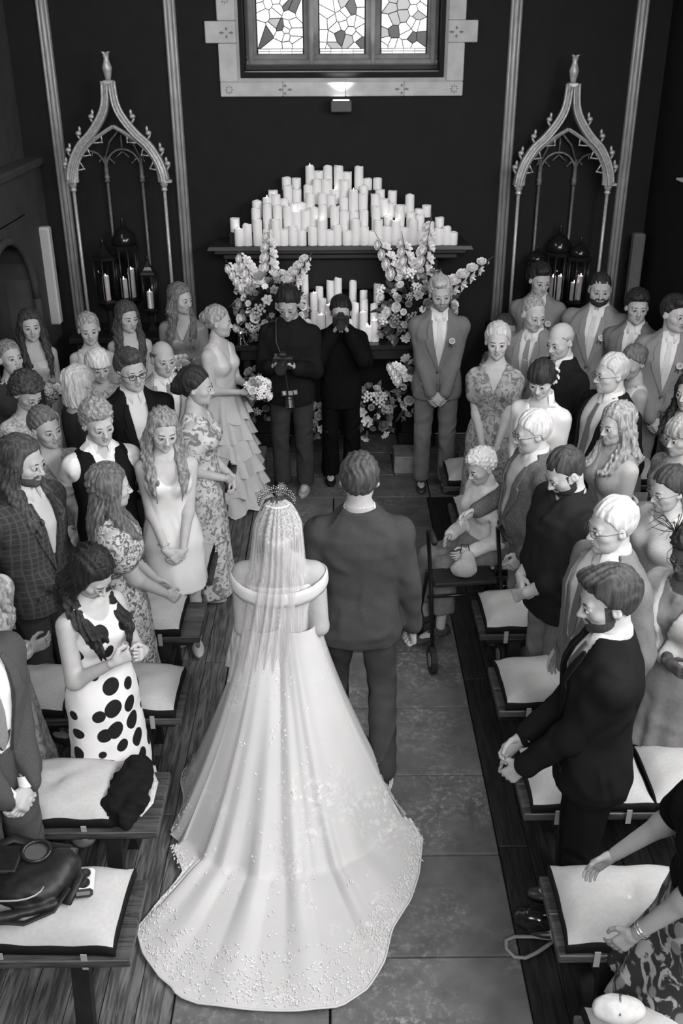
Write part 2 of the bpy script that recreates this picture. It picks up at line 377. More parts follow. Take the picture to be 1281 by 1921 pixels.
class Person:
    def __init__(s, label, loc, rz, H=1.75, sex='m', girth=1., skin=.45, head=(0, 0, 0), lean=(0, 0), arms='clasp', q=None, belly=0, seated=False, group=None, spread=.1):
        s.H = H; k = s.k = H/1.75; s.sex = sex; s.g = girth; s.lean = lean; s.belly = belly; s.seated = seated
        s.root = empty('person', label, 'person', (loc[0], loc[1], 0), math.radians(rz), group)
        d = math.hypot(loc[0], loc[1]); s.vb = q or (.011 if d < 4.6 else .0125 if d < 6.3 else .015); s.vh = .0042 if d < 4.9 else .005 if d < 6.6 else .006
        skin = skin*.84
        s.skin = mat('skin', skin, .6, .22, var=.05, scale=30, sss=.06); s.lip = mat('lips', skin*.45, .45, .4, var=.05); s.skv = skin
        m = sex == 'm'
        if m:
            T = [(.44, .150, .105, 0), (.49, .170, .118, -.004), (.54, .168, .115, -.002), (.61, .150, .105, .004), (.68, .160, .112, .004), (.74, .178, .122, 0), (.78, .176, .106, -.008), (.808, .150, .082, -.014), (.828, .105, .066, -.016), (.85, .062, .056, -.014)]
        else:
            T = [(.44, .155, .110, 0), (.49, .178, .120, -.006), (.54, .165, .110, -.006), (.61, .125, .088, 0), (.67, .132, .094, .003), (.73, .148, .105, .004), (.775, .150, .090, -.006), (.803, .128, .072, -.012), (.826, .084, .056, -.014), (.85, .050, .046, -.012)]
        T = np.array(T); s.tz = T[:, 0]*H; g = s.g; gt = np.interp(T[:, 0], [.44, .8, .85], [g, 1+(g-1)*.7, 1+(g-1)*.4])
        s.tw = T[:, 1]*k*gt; s.td = T[:, 2]*k*(gt*1.0+ (g-1)*.3)
        s.to = T[:, 3]*k
        if belly: bl = belly*np.exp(-((T[:, 0]-.60)/.07)**2); s.td = s.td+bl*.5; s.to = s.to+bl*.55; s.tw = s.tw+bl*.3
        s.hz = .50*H
        if seated: s.seat_drop = .50*H-.56
        sw = (.166 if m else .146)*k*(1+(g-1)*.8)
        s.sh = [s.sp((sx*sw, -.012*k, .776*H)) for sx in (-1, 1)]
        s.hip = [np.array((sx*.088*k, 0, .50*H)) for sx in (-1, 1)]
        s.knee = [np.array((sx*spread*k, .015, .275*H)) for sx in (-1, 1)]
        s.ank = [np.array((sx*spread*k, -.02, .045*H)) for sx in (-1, 1)]
        if seated:
            s.knee = [np.array((sx*.11*k, .40, .505*H)) for sx in (-1, 1)]; s.drop = .5*H-.52; s.ank = [np.array((sx*.11*k, .42, s.drop+.085)) for sx in (-1, 1)]; s.root.location.z = -s.drop
        s.ua = .165*H; s.fa = .150*H
        P = arms
        if isinstance(P, str): P = {'clasp': ((-.045, .215, .535), (.055, .195, .56), 'clasp'), 'low': ((-.045, .185, .475), (.05, .17, .49), 'clasp'), 'behind': ((-.05, -.20, .50), (.05, -.19, .52), 'relax'),
              'down': ((-.25, .02, .475), (.25, .02, .475), 'relax'), 'bouquet': ((-.06, .24, .60), (.06, .24, .60), 'grip'), 'camera': ((-.10, .30, .70), (.10, .30, .70), 'grip'), 'face': ((-.075, .20, .84), (.075, .20, .84), 'grip'),
              'folded': ((.10, .20, .63), (-.10, .23, .64), 'relax')}[P]
        s.wr = [s.sp((P[0][0]*k, P[0][1]*k+(belly*.5), P[0][2]*H)), s.sp((P[1][0]*k, P[1][1]*k+(belly*.5), P[1][2]*H))]; s.hpose = P[2]; s.armk = arms if isinstance(arms, str) else 'custom'
        s.hdir = P[3] if len(P) > 3 else None
        s.el = []
        for i in (0, 1):
            sx = (-1, 1)[i]; a = s.sh[i]; b = s.wr[i]; d = b-a; L = np.linalg.norm(d); mx = (s.ua+s.fa)*.995
            if L > mx: b = a+d/L*mx; s.wr[i] = b; d = b-a; L = mx
            t = (s.ua**2-s.fa**2+L*L)/(2*L); hh = math.sqrt(max(s.ua**2-t*t, 0)); n = d/L
            pole = np.array((sx*.35*(1+(g-1)*2), -.75, -.45)) if s.armk not in ('face',) else np.array((sx*.6, 0, -1.))
            if s.armk == 'behind': pole = np.array((sx*.9, -.6, 0))
            if len(P) > 4: pole = np.array(P[4][i], float)
            pole = pole-n*(pole@n); s.el.append(a+n*t+nrm(pole)*hh)
        hy, hp, hr = (tuple(head)+(0, 0))[:3]; s.R = rotm(hy, hp, hr)
        s.nb = s.sp((0, -.022*k, .835*H)); pf = math.sin(math.radians(hp))
        s.hk = k**.5*(1.06 if m else 1.03)
        s.hc = s.sp((0, (.012+.045*pf)*k, H-.122*s.hk-.004)) if True else 0
        s.hc = s.hc+np.array((0, 0, -.02*abs(pf)))
    def sp(s, p):      # spine lean
        p = np.array(p, float); t = max(p[2]-s.H*.5, 0); return p+np.array((s.lean[0]*t, s.lean[1]*t, 0))
    def hw(s, p): return (np.asarray(p)*s.hk)@s.R.T+s.hc
    def bounds(s, m=.1):
        A = np.array(s.sh+s.el+s.wr+[s.hc]); lo = np.minimum(A.min(0), (-.25*s.g, -.2*s.g, 0))-m; hi = np.maximum(A.max(0), (.25*s.g, .25*s.g+s.belly+.3*s.seated, 0))+m
        return lo, hi
    def torso(s, S, off=0., z0=.44, z1=.86, k=.02, boobs=True, offz=None, pw=2.5, wmul=None):
        H = s.H; lo = (-max(s.tw)-off-.1-abs(s.lean[0])*.8, -max(s.td)-off-.12-abs(s.lean[1])*.8, z0*H); hi = (max(s.tw)+off+.1+abs(s.lean[0])*.8, max(s.td)+max(s.to)+off+.12+abs(s.lean[1])*.8, z1*H)
        def fn(x, y, z):
            zz = z[0, 0]; o = off if offz is None else off+np.interp(zz/H, offz[0], offz[1])
            w = np.interp(zz, s.tz, s.tw)+o; d = np.interp(zz, s.tz, s.td)+o; cy = np.interp(zz, s.tz, s.to); t = np.maximum(zz-H*.5, 0)
            if wmul is not None: w = w*np.interp(zz/H, wmul[0], wmul[1])
            X = np.abs(x-s.lean[0]*t)/w; Y = np.abs(y-cy-s.lean[1]*t)/d
            q = (X**pw+Y**pw)**(1/pw); return np.maximum((q-1)*np.minimum(w, d), np.maximum(z0*H-z, z-z1*H))
        S.add(fn, lo, hi, k)
        if s.sex == 'f' and boobs:
            for sx in (-1, 1): S.ell(s.sp((sx*.068*s.k*s.g, .075*s.k*s.g, .722*H)), (.058*s.k*s.g+off, .056*s.k*s.g+off, .058*s.k*s.g+off), .035)
    def arms_(s, S, off=0., to=1., frm=0, k=.03, sides=(0, 1), puff=0, cuff=.0):
        m = s.sex == 'm'; g = 1+(s.g-1)*.8; r0, r1, r2, r3 = (.055, .047, .040, .028) if m else (.051, .042, .035, .024)
        r0, r1, r2, r3 = [r*s.k*g+off for r in (r0, r1, r2, r3)]; r3 = max(r3, r3+cuff)
        for i in sides:
            a, e, w = s.sh[i], s.el[i], s.wr[i]
            if to >= 1:
                S.cone(a, e, r0+puff*.5, r1+puff*.4, k); T = min(to-1, 1); S.cone(e, e+(w-e)*T*.999, r1*.95+puff*.4, r1*.95+(r3-r1*.95)*T, .015)
                S.ell(e*.7+(e+(w-e)*.3)*.3, r1*1.0, .015)
            else: S.cone(a+(e-a)*.12, a+(e-a)*to, r0+puff*.7, r0+(r1-r0)*to+puff, k)
    def legs_(s, S, off=0., z0=None, flare=0., k=.03, to=1.):
        g = 1+(s.g-1)*.8
        for i in (0, 1):
            S.cone(s.hip[i], s.knee[i], .082*s.k*g+off, .052*s.k*g+off+flare*.3, k); a = s.ank[i]; kn = s.knee[i]
            S.cone(kn, a, .052*s.k*g+off+flare*.3, .034*s.k*g+off+flare, .015)
            if off < .005: S.cone(kn+(a-kn)*.25+np.array((0, -.012, 0)), kn+(a-kn)*.6, .050*s.k*g, .036*s.k, .02)
    def front(s, x, z, off):     # y of the chest surface
        w = np.interp(z, s.tz, s.tw)+off; d = np.interp(z, s.tz, s.td)+off; cy = np.interp(z, s.tz, s.to); t = max(z-s.H*.5, 0)
        q = min(abs(x)/w, .995); y = cy+s.lean[1]*t+d*(1-q**2.5)**.4
        if s.sex == 'f': y = max(y, s.sp((0, 0, z))[1]+.075*s.k*s.g+(.056*s.k*s.g+off)*math.sqrt(max(0, 1-((abs(x)-.068*s.k)/(.07*s.k))**2-((z-.722*s.H)/(.06*s.k))**2)))
        return y
    def patch(s, rows, off, th, name, m, n=4, zs=None):   # rows: (z/H, x0, x1); a panel lying on the chest
        v = []; f = []
        for z, x0, x1 in rows:
            for j in range(n+1):
                x = x0+(x1-x0)*j/n; Z = z*s.H; y = s.front(x*s.k, Z, off*s.k); lx = s.lean[0]*max(Z-s.H*.5, 0); v.append((x*s.k+lx, y, Z)); v.append((x*s.k+lx, y+th, Z))
        w = 2*(n+1)
        for i in range(len(rows)-1):
            for j in range(n):
                a = i*w+2*j; f.append((a+1, a+3, a+w+3, a+w+1)); f.append((a, a+w, a+w+2, a+2))
            for a, b in ((0, 1), (2*n+1, 2*n)): f.append((i*w+a, i*w+b, (i+1)*w+b, (i+1)*w+a))
        for i in (0, len(rows)-1):
            for j in range(n): a = i*w+2*j; f.append((a, a+2, a+3, a+1))
        b = MB(); b.add(v, f); o = b.build(name, m, s.root, True); return auto(o, 50)
    # ------------------------------------------------ body
    def body(s, beard=None, smile=False, old=False, fat=0., eyes='open', brow=None, legs=True, lace=None, bodyarms=True, browc=.06):
        lo, hi = s.bounds(.08); lo[2] = 0 if legs else .42*s.H; hi[2] = s.hc[2]-.0
        S = SDF(lo, hi, s.vb)
        s.torso(S, z0=.455, offz=([.44, .50, .72, .765], [-.016, -.016, -.012, 0]), boobs=False); s.arms_(S, 0, 1.97)
        if s.sex == 'f':
            for sx in (-1, 1): S.ell(s.sp((sx*.068*s.k*s.g, .066*s.k*s.g, .728*s.H)), .049*s.k*s.g, .035)
        if legs: s.legs_(S)
        nr = (.053 if s.sex == 'm' else .043)*s.k*(1+(s.g-1)*.6)
        S.cone(s.nb, s.hw((0, -.022, -.045)), nr*1.08, nr*.98, .04)
        if s.sex == 'f':
            for sx in (-1, 1): S.cone(s.sp((sx*.015, .052*s.k, .815*s.H)), s.sp((sx*.12*s.k, .02*s.k, .825*s.H)), .008, .007, .015)
        P, Q = S.mesh(1); mi = [np.zeros(len(Q), int)]; V = [P]; F = [Q]; n = len(P)
        hp, hq, lip, brd, eye = head_mesh(s.sex, s.vh, smile, old, round(fat+(s.g-1)*.8, 1))
        V.append(s.hw(hp)); F.append(hq+n); n += len(hp); q = np.zeros(len(hq), int); 
        if beard: q[brd] = 2
        mi.append(q)
        for i in (0, 1):
            sx = (-1, 1)[i]; fd = nrm(s.wr[i]-s.el[i])
            if s.hdir: d, pn = nrm(s.hdir[i][0]), nrm(s.hdir[i][1])
            elif s.armk in ('clasp', 'low'): d = nrm((-sx*.75, .25, -.6)); pn = nrm((-sx*.25, -.95, -.1))
            elif s.armk == 'behind': d = nrm((-sx*.7, -.1, -.7)); pn = nrm((0, 1, 0))
            elif s.armk == 'down': d = nrm(fd+np.array((0, .1, 0))); pn = nrm((-sx, 0, 0))
            elif s.armk == 'bouquet': d = nrm((-sx*.6, .7, 0)); pn = nrm((-sx*.8, -.5, -.1))
            elif s.armk in ('camera', 'face'): d = nrm((-sx*.5, .4, .75)); pn = nrm((-sx*.9, .2, -.3))
            elif s.armk == 'folded': d = nrm((-sx*.9, .2, 0)); pn = nrm((0, -1, 0))
            else: d = fd; pn = nrm((-sx, 0, -.3))
            pn = nrm(pn-d*(pn@d)); Z = -pn; Y = d; X = np.cross(Y, Z)
            P, Q = hand_mesh(s.hpose, .0045 if s.vb < .012 else .0055); P = P.copy()*s.k*(.98 if s.sex == 'm' else .9)
            if i == 0: P[:, 0] *= -1; Q = Q[:, ::-1]
            V.append(P@np.array([X, Y, Z])+s.wr[i]); F.append(Q+n); n += len(P); mi.append(np.zeros(len(Q), int))
        if legs:
            for i in (0, 1):
                b = MB(); a = s.ank[i]; b.ball((a[0], a[1]+.06, a[2]-.045*s.H+.032), (.040, .11, .030), 12, 8); f4 = np.array([q if len(q) == 4 else (q[0], q[1], q[2], q[2]) for q in b.f])
                f4 = f4[[len(set(q)) == 4 for q in f4.tolist()]]; V.append(np.array(b.v)); F.append(f4+n); n += len(b.v); mi.append(np.zeros(len(f4), int))
        s.body_o = mesh('body', np.concatenate(V), np.concatenate(F), [s.skin, s.lip, mat('beard', beard if beard else .05, .9, .1, var=.35, scale=160)], s.root, True, np.concatenate(mi))
        c_ = .004 if smile else 0; wd = .025 if smile else .020; b = MB()
        b.tube([s.hw(p) for p in ((-wd, .0805-c_, -.0605+c_), (-wd*.5, .0905-c_*.3, -.0575+c_*.2), (0, .0935, -.0580), (wd*.5, .0905-c_*.3, -.0575+c_*.2), (wd, .0805-c_, -.0605+c_))], [.001, .0035, .0038, .0035, .001], 6)
        b.tube([s.hw(p) for p in ((-wd, .0800-c_, -.0620+c_), (-wd*.5, .0885-c_*.3, -.0675+c_*.2), (0, .0915, -.0685), (wd*.5, .0885-c_*.3, -.0675+c_*.2), (wd, .0800-c_, -.0620+c_))], [.001, .004, .0048, .004, .001], 6)
        b.build('lips', s.lip, s.root, True)
        ew = mat('eye_white', .55, .25, .5, var=.02); ei = mat('iris', .02, .15, .6, var=.02); eb = mat('eyebrow', browc, .9, .1, var=.2, scale=200)
        for sx in (-1, 1):
            if eyes == 'open':
                b = MB(); b.ball((0, 0, 0), 1, 10, 8); v = np.array(b.v)[:, [0, 2, 1]]*(.0135, .0130, .0125*.80)
                v = v+np.array((sx*.031, .0812, -.0014))
                mi2 = [1 if np.mean([(b.v[j][2]) for j in f]) > .76 else 0 for f in b.f]
                mesh('eye', s.hw(v), b.f, [ew, ei], s.root, True, mi2)
            b = MB(); b.tube([s.hw((sx*.014, .0905, .0175)), s.hw((sx*.030, .0880, .0225)), s.hw((sx*.046, .0770, .0185))], [.0026*s.hk, .0032*s.hk, .0016*s.hk], 5)
            b.build('eyebrow', eb, s.root, True)
            b = MB(); b.tube([s.hw((sx*.0185, .0895, .0035)), s.hw((sx*.031, .0915, .0060)), s.hw((sx*.045, .0815, .0025))], [.0016, .0024, .0018], 4)
            b.build('eyelash', ei, s.root, True)
        return s
    # ------------------------------------------------ hair (head space, optionally draped to body space)
    def hair(s, style='short', c=.06, vol=.014, front=0., L=.45, part=0., stubble=False, name='hair', flyaway=True):
        h = s.vh*1.15; m = mat('hair', c*(.7 if c < .1 else 1), .6, .28, var=.42 if c < .35 else .20, p0=.36, scale=34, stretch=(2.2, 2.2, .30) if style not in ('curly', 'curlyshort') else (2, 2, 2), bump=.55, bd=.007)
        longs = style in ('long', 'halfup', 'wavy'); bob = style == 'bob'
        lo = np.array((-.15, -.19, -.16)); hi = np.array((.15, .16, .18))
        if longs: lo = np.array((-.20, -.24, -L-.14)); hi = np.array((.20, .23, .18)); h = max(h, .0062)
        if bob: lo[2] = -.22
        S = SDF(lo, hi, h); fq = 150 if style not in ('curly', 'curlyshort') else 110
        v = vol
        S.ell((0, -.012-v*.75, .030+v*.35), (.074+v, .094+v*.55, .088+v*.9), .01) if style not in ('fringe', 'bob') else S.ell((0, -.010, .030), (.074+v, .094+v, .088+v), .01)
        if style in ('quiff',): S.ell((0, .035, .108), (.052, .055, .026), .03); S.ell((.02, .06, .10), (.035, .03, .024), .02)
        if style == 'curlyshort': S.ell((0, .01, .09), (.07, .08, .045), .03)
        if style in ('curly',): S.ell((0, -.02, .02), (.105, .115, .115), .04); S.ell((0, -.05, -.06), (.095, .07, .08), .04)
        curly_ = style in ('curly', 'curlyshort')
        def strand(x, y, z):
            if curly_: return .010*np.sin(x*fq+2*np.sin(z*70))*np.sin(y*fq+np.sin(x*80))*np.sin(z*fq*.9+np.sin(y*70))
            if longs: return .0042*np.sin(np.arctan2(x, y+.0)*34+4*np.sin(z*14+x*12)+(10*z))+.003*np.sin(x*170+5*np.sin(z*22))
            return .0026*np.sin(x*230+3*np.sin(z*40+y*25)+18*y)+.0022*np.sin(x*95+60*y+z*20)
        S.disp(strand)
        ft = .066+front                 # front hairline height
        female = style in ('long', 'halfup', 'wavy', 'bun', 'updo', 'bob', 'curly', 'fringe')
        pts = ([-.2, -.09, -.05, -.015, .015, .04, .07, .12], [-.075, -.075, -.055, .012, .012, .05, ft, ft+.005]) if not female else ([-.2, -.09, -.05, -.02, .0, .03, .06, .12], [-.09, -.085, -.06, .0, .0, .035, ft, ft+.01])
        if style == 'fringe' or style == 'bob': pts = (pts[0], pts[1][:5]+[-.01, .028, .03])
        if style == 'receding': pts = (pts[0], pts[1][:4]+[.03, .075, .10, .115])
        S.keep(lambda x, y, z: (np.interp(y, *pts)+.25*part*np.abs(x)-z)*.75+0*x)
        if style == 'bald': S.cut(lambda x, y, z: .048+.25*y-z+0*x); S.cut(lambda x, y, z: .045-y+0*x+0*z)
        if style == 'thin': S.cut(lambda x, y, z: (np.sqrt((x/.055)**2+((y+.04)/.06)**2)-1)*.05+(z < .06)*1.)
        if longs or bob:
            Lb = L if longs else .14
            cz = [-Lb, -Lb*.75, -.2, -.1, .02, .07]; cw = [.075, .105, .112, .100, .090, .075] if longs else [.08, .10, .104, .102, .09, .075]
            cd = [.028, .035, .045, .06, .085, .08]; cy = [-.125, -.12, -.095, -.055, -.02, -.015]
            if bob: cz = [-.16, -.15, -.12, -.06, .02, .07]; cd = [.06, .065, .07, .08, .085, .08]; cy = [-.03]*6
            def fn(x, y, z):
                zz = z[0, 0]; w = np.interp(zz, cz, cw); d = np.interp(zz, cz, cd); c0 = np.interp(zz, cz, cy)
                wv = .010*np.sin(zz*38) if style == 'wavy' else 0
                return np.maximum((np.sqrt(((x-wv)/w)**2+((y-c0)/d)**2)-1)*np.minimum(w, d), np.maximum(-Lb-z, z-.08))
            T = SDF(lo, hi, h); T.add(fn, (-.17, -.2, -Lb), (.17, .12, .08), .01)
            T.cut(lambda x, y, z: np.where(z < .03, np.maximum(.018-y, np.abs(x)-.2), 1.)+0*x)
            T.cut(lambda x, y, z: np.maximum(np.maximum(np.abs(x)-.067, -.02-y), z-.05)*1.)
            S.F = smin(S.F, T.F, .012).astype(np.float32)
            if longs and style != 'back':
                sides = {'long': (-1, 1), 'wavy': (-1, 1), 'halfup': (-1, 1)}[style]
                for sx in sides:
                    if getattr(s, 'lock', None) and sx not in s.lock: continue
                    for q, (dx, dy, lf, rr) in enumerate(((0, 0, .95, 1), (.014, -.02, .80, .9), (-.014, .004, .72, .8), (.022, -.045, .9, 1), (.004, -.03, .62, .9))):
                        ll = L*lf; wv = .012 if style == 'wavy' else .005; sn = [wv*math.sin(u_*5+q*1.7+sx) for u_ in range(7)]
                        S.chain([(sx*(.052+dx*.5), .03+dy*.6, .085), (sx*(.078+dx*.4), .026+dy*.7, .02), (sx*(.088+dx+sn[2]), .014+dy, -.09), (sx*(.090+dx+sn[3]), .058+dy*.8, -.17), (sx*(.090+dx+sn[4]), .094+dy*.6, -.25), (sx*(.082+dx+sn[5]), .122+dy*.5, -.25-(ll-.25)*.6 if ll > .27 else -.26), (sx*(.076+dx+sn[6]), .130+dy*.5, -max(ll, .28))], [.014*rr, .015*rr, .016*rr, .018*rr, .016*rr, .011*rr, .003], .012)
        if style in ('bun', 'updo'):
            S.ell((0, -.115, .025 if style == 'bun' else -.005), (.045, .040, .045) if style == 'bun' else (.058, .045, .058), .015)
            if style == 'updo':
                for q in range(9): a = q*2.4; S.ell((.032*math.cos(a), -.135-.006*(q % 3), -.005+.036*math.sin(a)), .021, .006)
        if style == 'pony': S.chain([(0, -.10, .03), (0, -.14, -.02), (0, -.13, -.14), (0, -.14, -.26)], [.022, .028, .026, .008], .01)
        if longs or bob or style in ('bun', 'updo', 'pony'): S.disp(lambda x, y, z: np.where((z < .0) | (y < -.09), strand(x, y, z), 0*x*y*z))
        P, Q = S.mesh(1)
        if longs:      # drape: below the chin the hair hangs in body space
            Pw = s.hw(P); Pb = P*s.hk+s.hc; t = np.clip((-P[:, 2]-.10)/.16, 0, 1)[:, None]; Y = math.atan2(s.R[1, 0], s.R[0, 0])
            P = Pw*(1-t)+(Pb+(s.lean[0]*0, s.lean[1]*0, 0))*t if abs(Y) < 1.2 else Pw
        else: P = s.hw(P)
        if stubble: pass
        o = mesh(name, P, Q, m, s.root, True); return s
    # ------------------------------------------------ garments
    def cloth(s, name, m, fn, lo=None, hi=None, h=None, wr=.0022, wf=38, relax=1):
        l, u = s.bounds(.14); l[2] = 0; u[2] = s.H*.9
        if lo is not None: l = np.array([a if a is not None else b for a, b in zip(lo, l)])
        if hi is not None: u = np.array([a if a is not None else b for a, b in zip(hi, u)])
        S = SDF(l, u, h or s.vb); fn(S)
        if wr: sd = random.random()*9; S.disp(lambda x, y, z: wr*wob(x, y, z, wf, sd)+wr*.6*wob(x, y, z, wf*.45, sd+2))
        P, Q = S.mesh(relax)
        if len(Q): return mesh(name, P, Q, m, s.root, True)
    def trousers(s, m, flare=.022, top=.60):
        def f(S):
            s.torso(S, .012, .455, top, boobs=False); s.legs_(S, .012, flare=flare)
            S.disp(lambda x, y, z: np.where(z < .5*s.H, .0015*np.sin(z*55+y*30+x*25)*np.clip((.35*s.H-np.abs(z-.18*s.H))*4, 0, 1), 0))
            S.keep(lambda x, y, z: .045-z+0*x+0*y)
        s.cloth('trousers', m, f, (None, -.24*s.g, 0), (None, None, top*s.H+.02), wr=.003, wf=30); return s
    def shoes(s, m, sole=None):
        for i in (0, 1):
            a = s.ank[i]; b = MB(); P = []; zo = a[2]-.045*s.H
            for t, wd, hg in ((-.07, .026, .055), (-.06, .034, .075), (-.01, .038, .085), (.05, .040, .07), (.10, .046, .052), (.15, .046, .042), (.19, .036, .034), (.212, .018, .024)):
                P.append([(a[0]+wd*math.cos(q), a[1]+t, zo+max(.004, hg*.5+hg*.5*math.sin(q))) for q in np.linspace(0, 2*PI, 12, endpoint=False)])
            v = [q for r in P for q in r]; f = [(i2*12+j, i2*12+(j+1) % 12, (i2+1)*12+(j+1) % 12, (i2+1)*12+j) for i2 in range(7) for j in range(12)]
            f += [tuple(range(12))[::-1], tuple(range(84, 96))]; b.add(v, f); o = b.build('shoe', m, s.root, True)
            if sole:
                b = MB(); pl = [(a[0]+.045*math.cos(q)*(1 if math.sin(q) > 0 else .8), a[1]+.07+.145*math.sin(q)) for q in np.linspace(0, 2*PI, 16, endpoint=False)]
                v = [(x, y, .0) for x, y in pl]+[(x, y, .026) for x, y in pl]; b.add(v, [tuple(range(16))[::-1], tuple(range(16, 32))]+[(j, (j+1) % 16, (j+1) % 16+16, j+16) for j in range(16)]); b.build('sole', sole, o, False)
                for j in range(4): b = MB(); b.tube([(a[0]-.022, a[1]+.05+.02*j, .078-.007*j), (a[0], a[1]+.05+.02*j, .086-.008*j), (a[0]+.022, a[1]+.05+.02*j, .078-.007*j)], .004, 5); b.build('lace', sole, o, True)
        return s
    def suit(s, jc, sc=.7, tc=.3, trc=None, tie=True, hem=.465, vz=.60, mk=None, wc=None, opened=0, boutonniere=False, pocket=True, trs=None, shoe=.03, tmk=None):
        k = s.k; H = s.H
        jm = mat('jacket_cloth', jc, .9, .15 if jc > .05 else .04, var=.14, scale=160, bump=.15, bd=.001, folds=.04) if not mk else mat('jacket_cloth', jc, .85, .12, folds=.04, **mk)
        sm = mat('shirt_cloth', sc, .7, .2, var=.03)
        hv = lambda z: np.interp(z, [vz*H, .70*H, .80*H, .845*H], [0+opened, .040*k+opened, .062*k+opened, .058*k+opened])
        def f(S):
            s.torso(S, .020, hem, .855, boobs=s.sex == 'f', offz=([.45, .53, .6, .8, .84, .86], [.016, .006, 0, 0, .004, .006])); s.arms_(S, .014, 1.93, cuff=.008)
            for i in (0, 1): S.ell(s.sh[i]*np.array((1.05, 1, 1))+np.array((0, 0, .004*k)), .050*k*(1+(s.g-1)*.8)+.008, .05)
            lx = lambda z: s.lean[0]*np.maximum(z-.5*H, 0); ly = lambda z: s.lean[1]*np.maximum(z-.5*H, 0)
            def vcut(x, y, z):
                c = np.where(z > vz*H, np.abs(x-lx(z))-hv(z), .2 if not opened else np.abs(x-lx(z))-opened*(1+2*np.maximum(vz*H-z, 0)))
                return np.maximum(c, -(y-ly(z)-.01))+0*z
            S.cut(vcut)
            S.cut(lambda x, y, z: np.maximum(np.abs(x)-.004-.10*np.maximum(vz*H-.09-z, 0), np.maximum(-(y-.02), z-vz*H+.03)))     # front edge split
            r = .052*k*(1+(s.g-1)*.5); n0 = s.nb; S.cut(lambda x, y, z: np.maximum(np.sqrt((x-n0[0])**2+(y-n0[1]-.012)**2)-r-.012, n0[2]-.03-z))
        s.cloth('jacket', jm, f, (None, None, hem*H-.02), None, wr=.0042, wf=38)
        s.shirt(sm, vz-.14 if opened else vz-.03, sleeves=False, off=.007)
        s.ring_collar('jacket_collar', jm, .013, .020, .95)
        # lapels
        for sx in (-1, 1):
            R = [(vz-.002, .002, .010), (vz+.03, .012, .035), (.70, .040, .092), (.735, .050, .108), (.745, .052, .090), (.78, .060, .098), (.80, .062, .088), (.815, .060, .080)]
            s.patch([(z, sx*(a-.004+opened), sx*(b+opened)) for z, a, b in R], .023/k, .010, 'lapel', jm)
        if tie:
            tm = mat('tie_cloth', tc, .5, .4, var=.1, scale=90) if not tmk else mat('tie_cloth', tc, .5, .4, **tmk)
            s.patch([(vz+.006, -.006, .006), (vz+.03, -.026, .026), (.70, -.026, .026), (.76, -.021, .021), (.800, -.015, .015), (.815, -.013, .013)], .0115/k, .005, 'tie', tm)
            b = MB(); c = s.sp((0, 0, .812*H)); c[1] = s.nb[1]+.066*k*(1+(s.g-1)*.5)+.020; b.ball((c[0], c[1]-.004, c[2]-.004), (.018, .013, .020), 8, 6); b.build('tie_knot', tm, s.root, True)
        if wc: s.patch([(vz+.002, -.006, .006), (vz+.02, -.030, .030), (vz+.045, -.045, .045)], .0080/k, .003, 'waistcoat', mat('waistcoat_cloth', wc, .8, .2, var=.1, scale=100))
        bm_ = mat('button', .03, .3, .5, var=.02)
        if not opened:
            for z in (vz-.012, vz-.072):
                b = MB(); y = s.front(0, z*H, .022); b.tube([(.012, y, z*H), (.012, y+.006, z*H)], .009, 8); b.build('button', bm_, s.root, True)
        if pocket:
            for sx in (-1, 1): s.patch([(.527, sx*.07, sx*.145), (.540, sx*.07, sx*.145)], .036, .006, 'pocket_flap', jm)
        for i in (0, 1):
            w = s.wr[i]; e = s.el[i]; d = nrm(w-e); r = (.030 if s.sex == 'm' else .025)*k*(1+(s.g-1)*.7)+.010
            b = MB(); b.tube([w-d*.05, w-d*.004], [r, r], 12, cap=False); b.build('cuff', sm, s.root, True)
        if boutonniere:
            x = -.092*k; z = .735*H; y = s.front(x, z, .03); c = np.array((x+s.lean[0]*(z-.5*H), y+.012, z))
            e = bloom_obj('boutonniere', 'rose', s.root, c, .030, (0, 1, .25), .75)
            for q in range(3): leaf_obj(c+np.array((.012*(q-1), -.004, -.015)), .045, (.5*(q-1), .3, -.7), s.root)
        s.trousers(mat('trouser_cloth', trc if trc is not None else jc, .9, .15 if jc > .05 else .04, var=.12, scale=160, bump=.1, bd=.001, folds=.05))
        s.shoes(mat('shoe_leather', shoe, .3, .5, var=.1)); return s
    def shirt(s, m, z0=.565, sleeves=True, to=1.93, roll=None, collar=True, opening=0, off=.010, name='shirt'):
        H = s.H; k = s.k
        def f(S):
            s.torso(S, off, z0, .855, boobs=s.sex == 'f')
            if sleeves: s.arms_(S, off+.004, to, cuff=.008)
            if opening: S.cut(lambda x, y, z: np.maximum(np.abs(x-s.lean[0]*(z-.5*H))-np.interp(z, [(.845-opening)*H, .845*H], [0, .05*k]), np.maximum(-(y-s.lean[1]*(z-.5*H)), (.845-opening)*H-z)))
            n0 = s.nb; r = .052*k*(1+(s.g-1)*.5); S.cut(lambda x, y, z: np.maximum(np.sqrt((x-n0[0])**2+(y-n0[1]-.014)**2)-r, n0[2]-.02-z))
        s.cloth(name, m, f, (None, None, z0*H-.02), None, wr=.003, wf=34)
        if collar: s.ring_collar('collar', m, 0, .052, .25+opening*3)
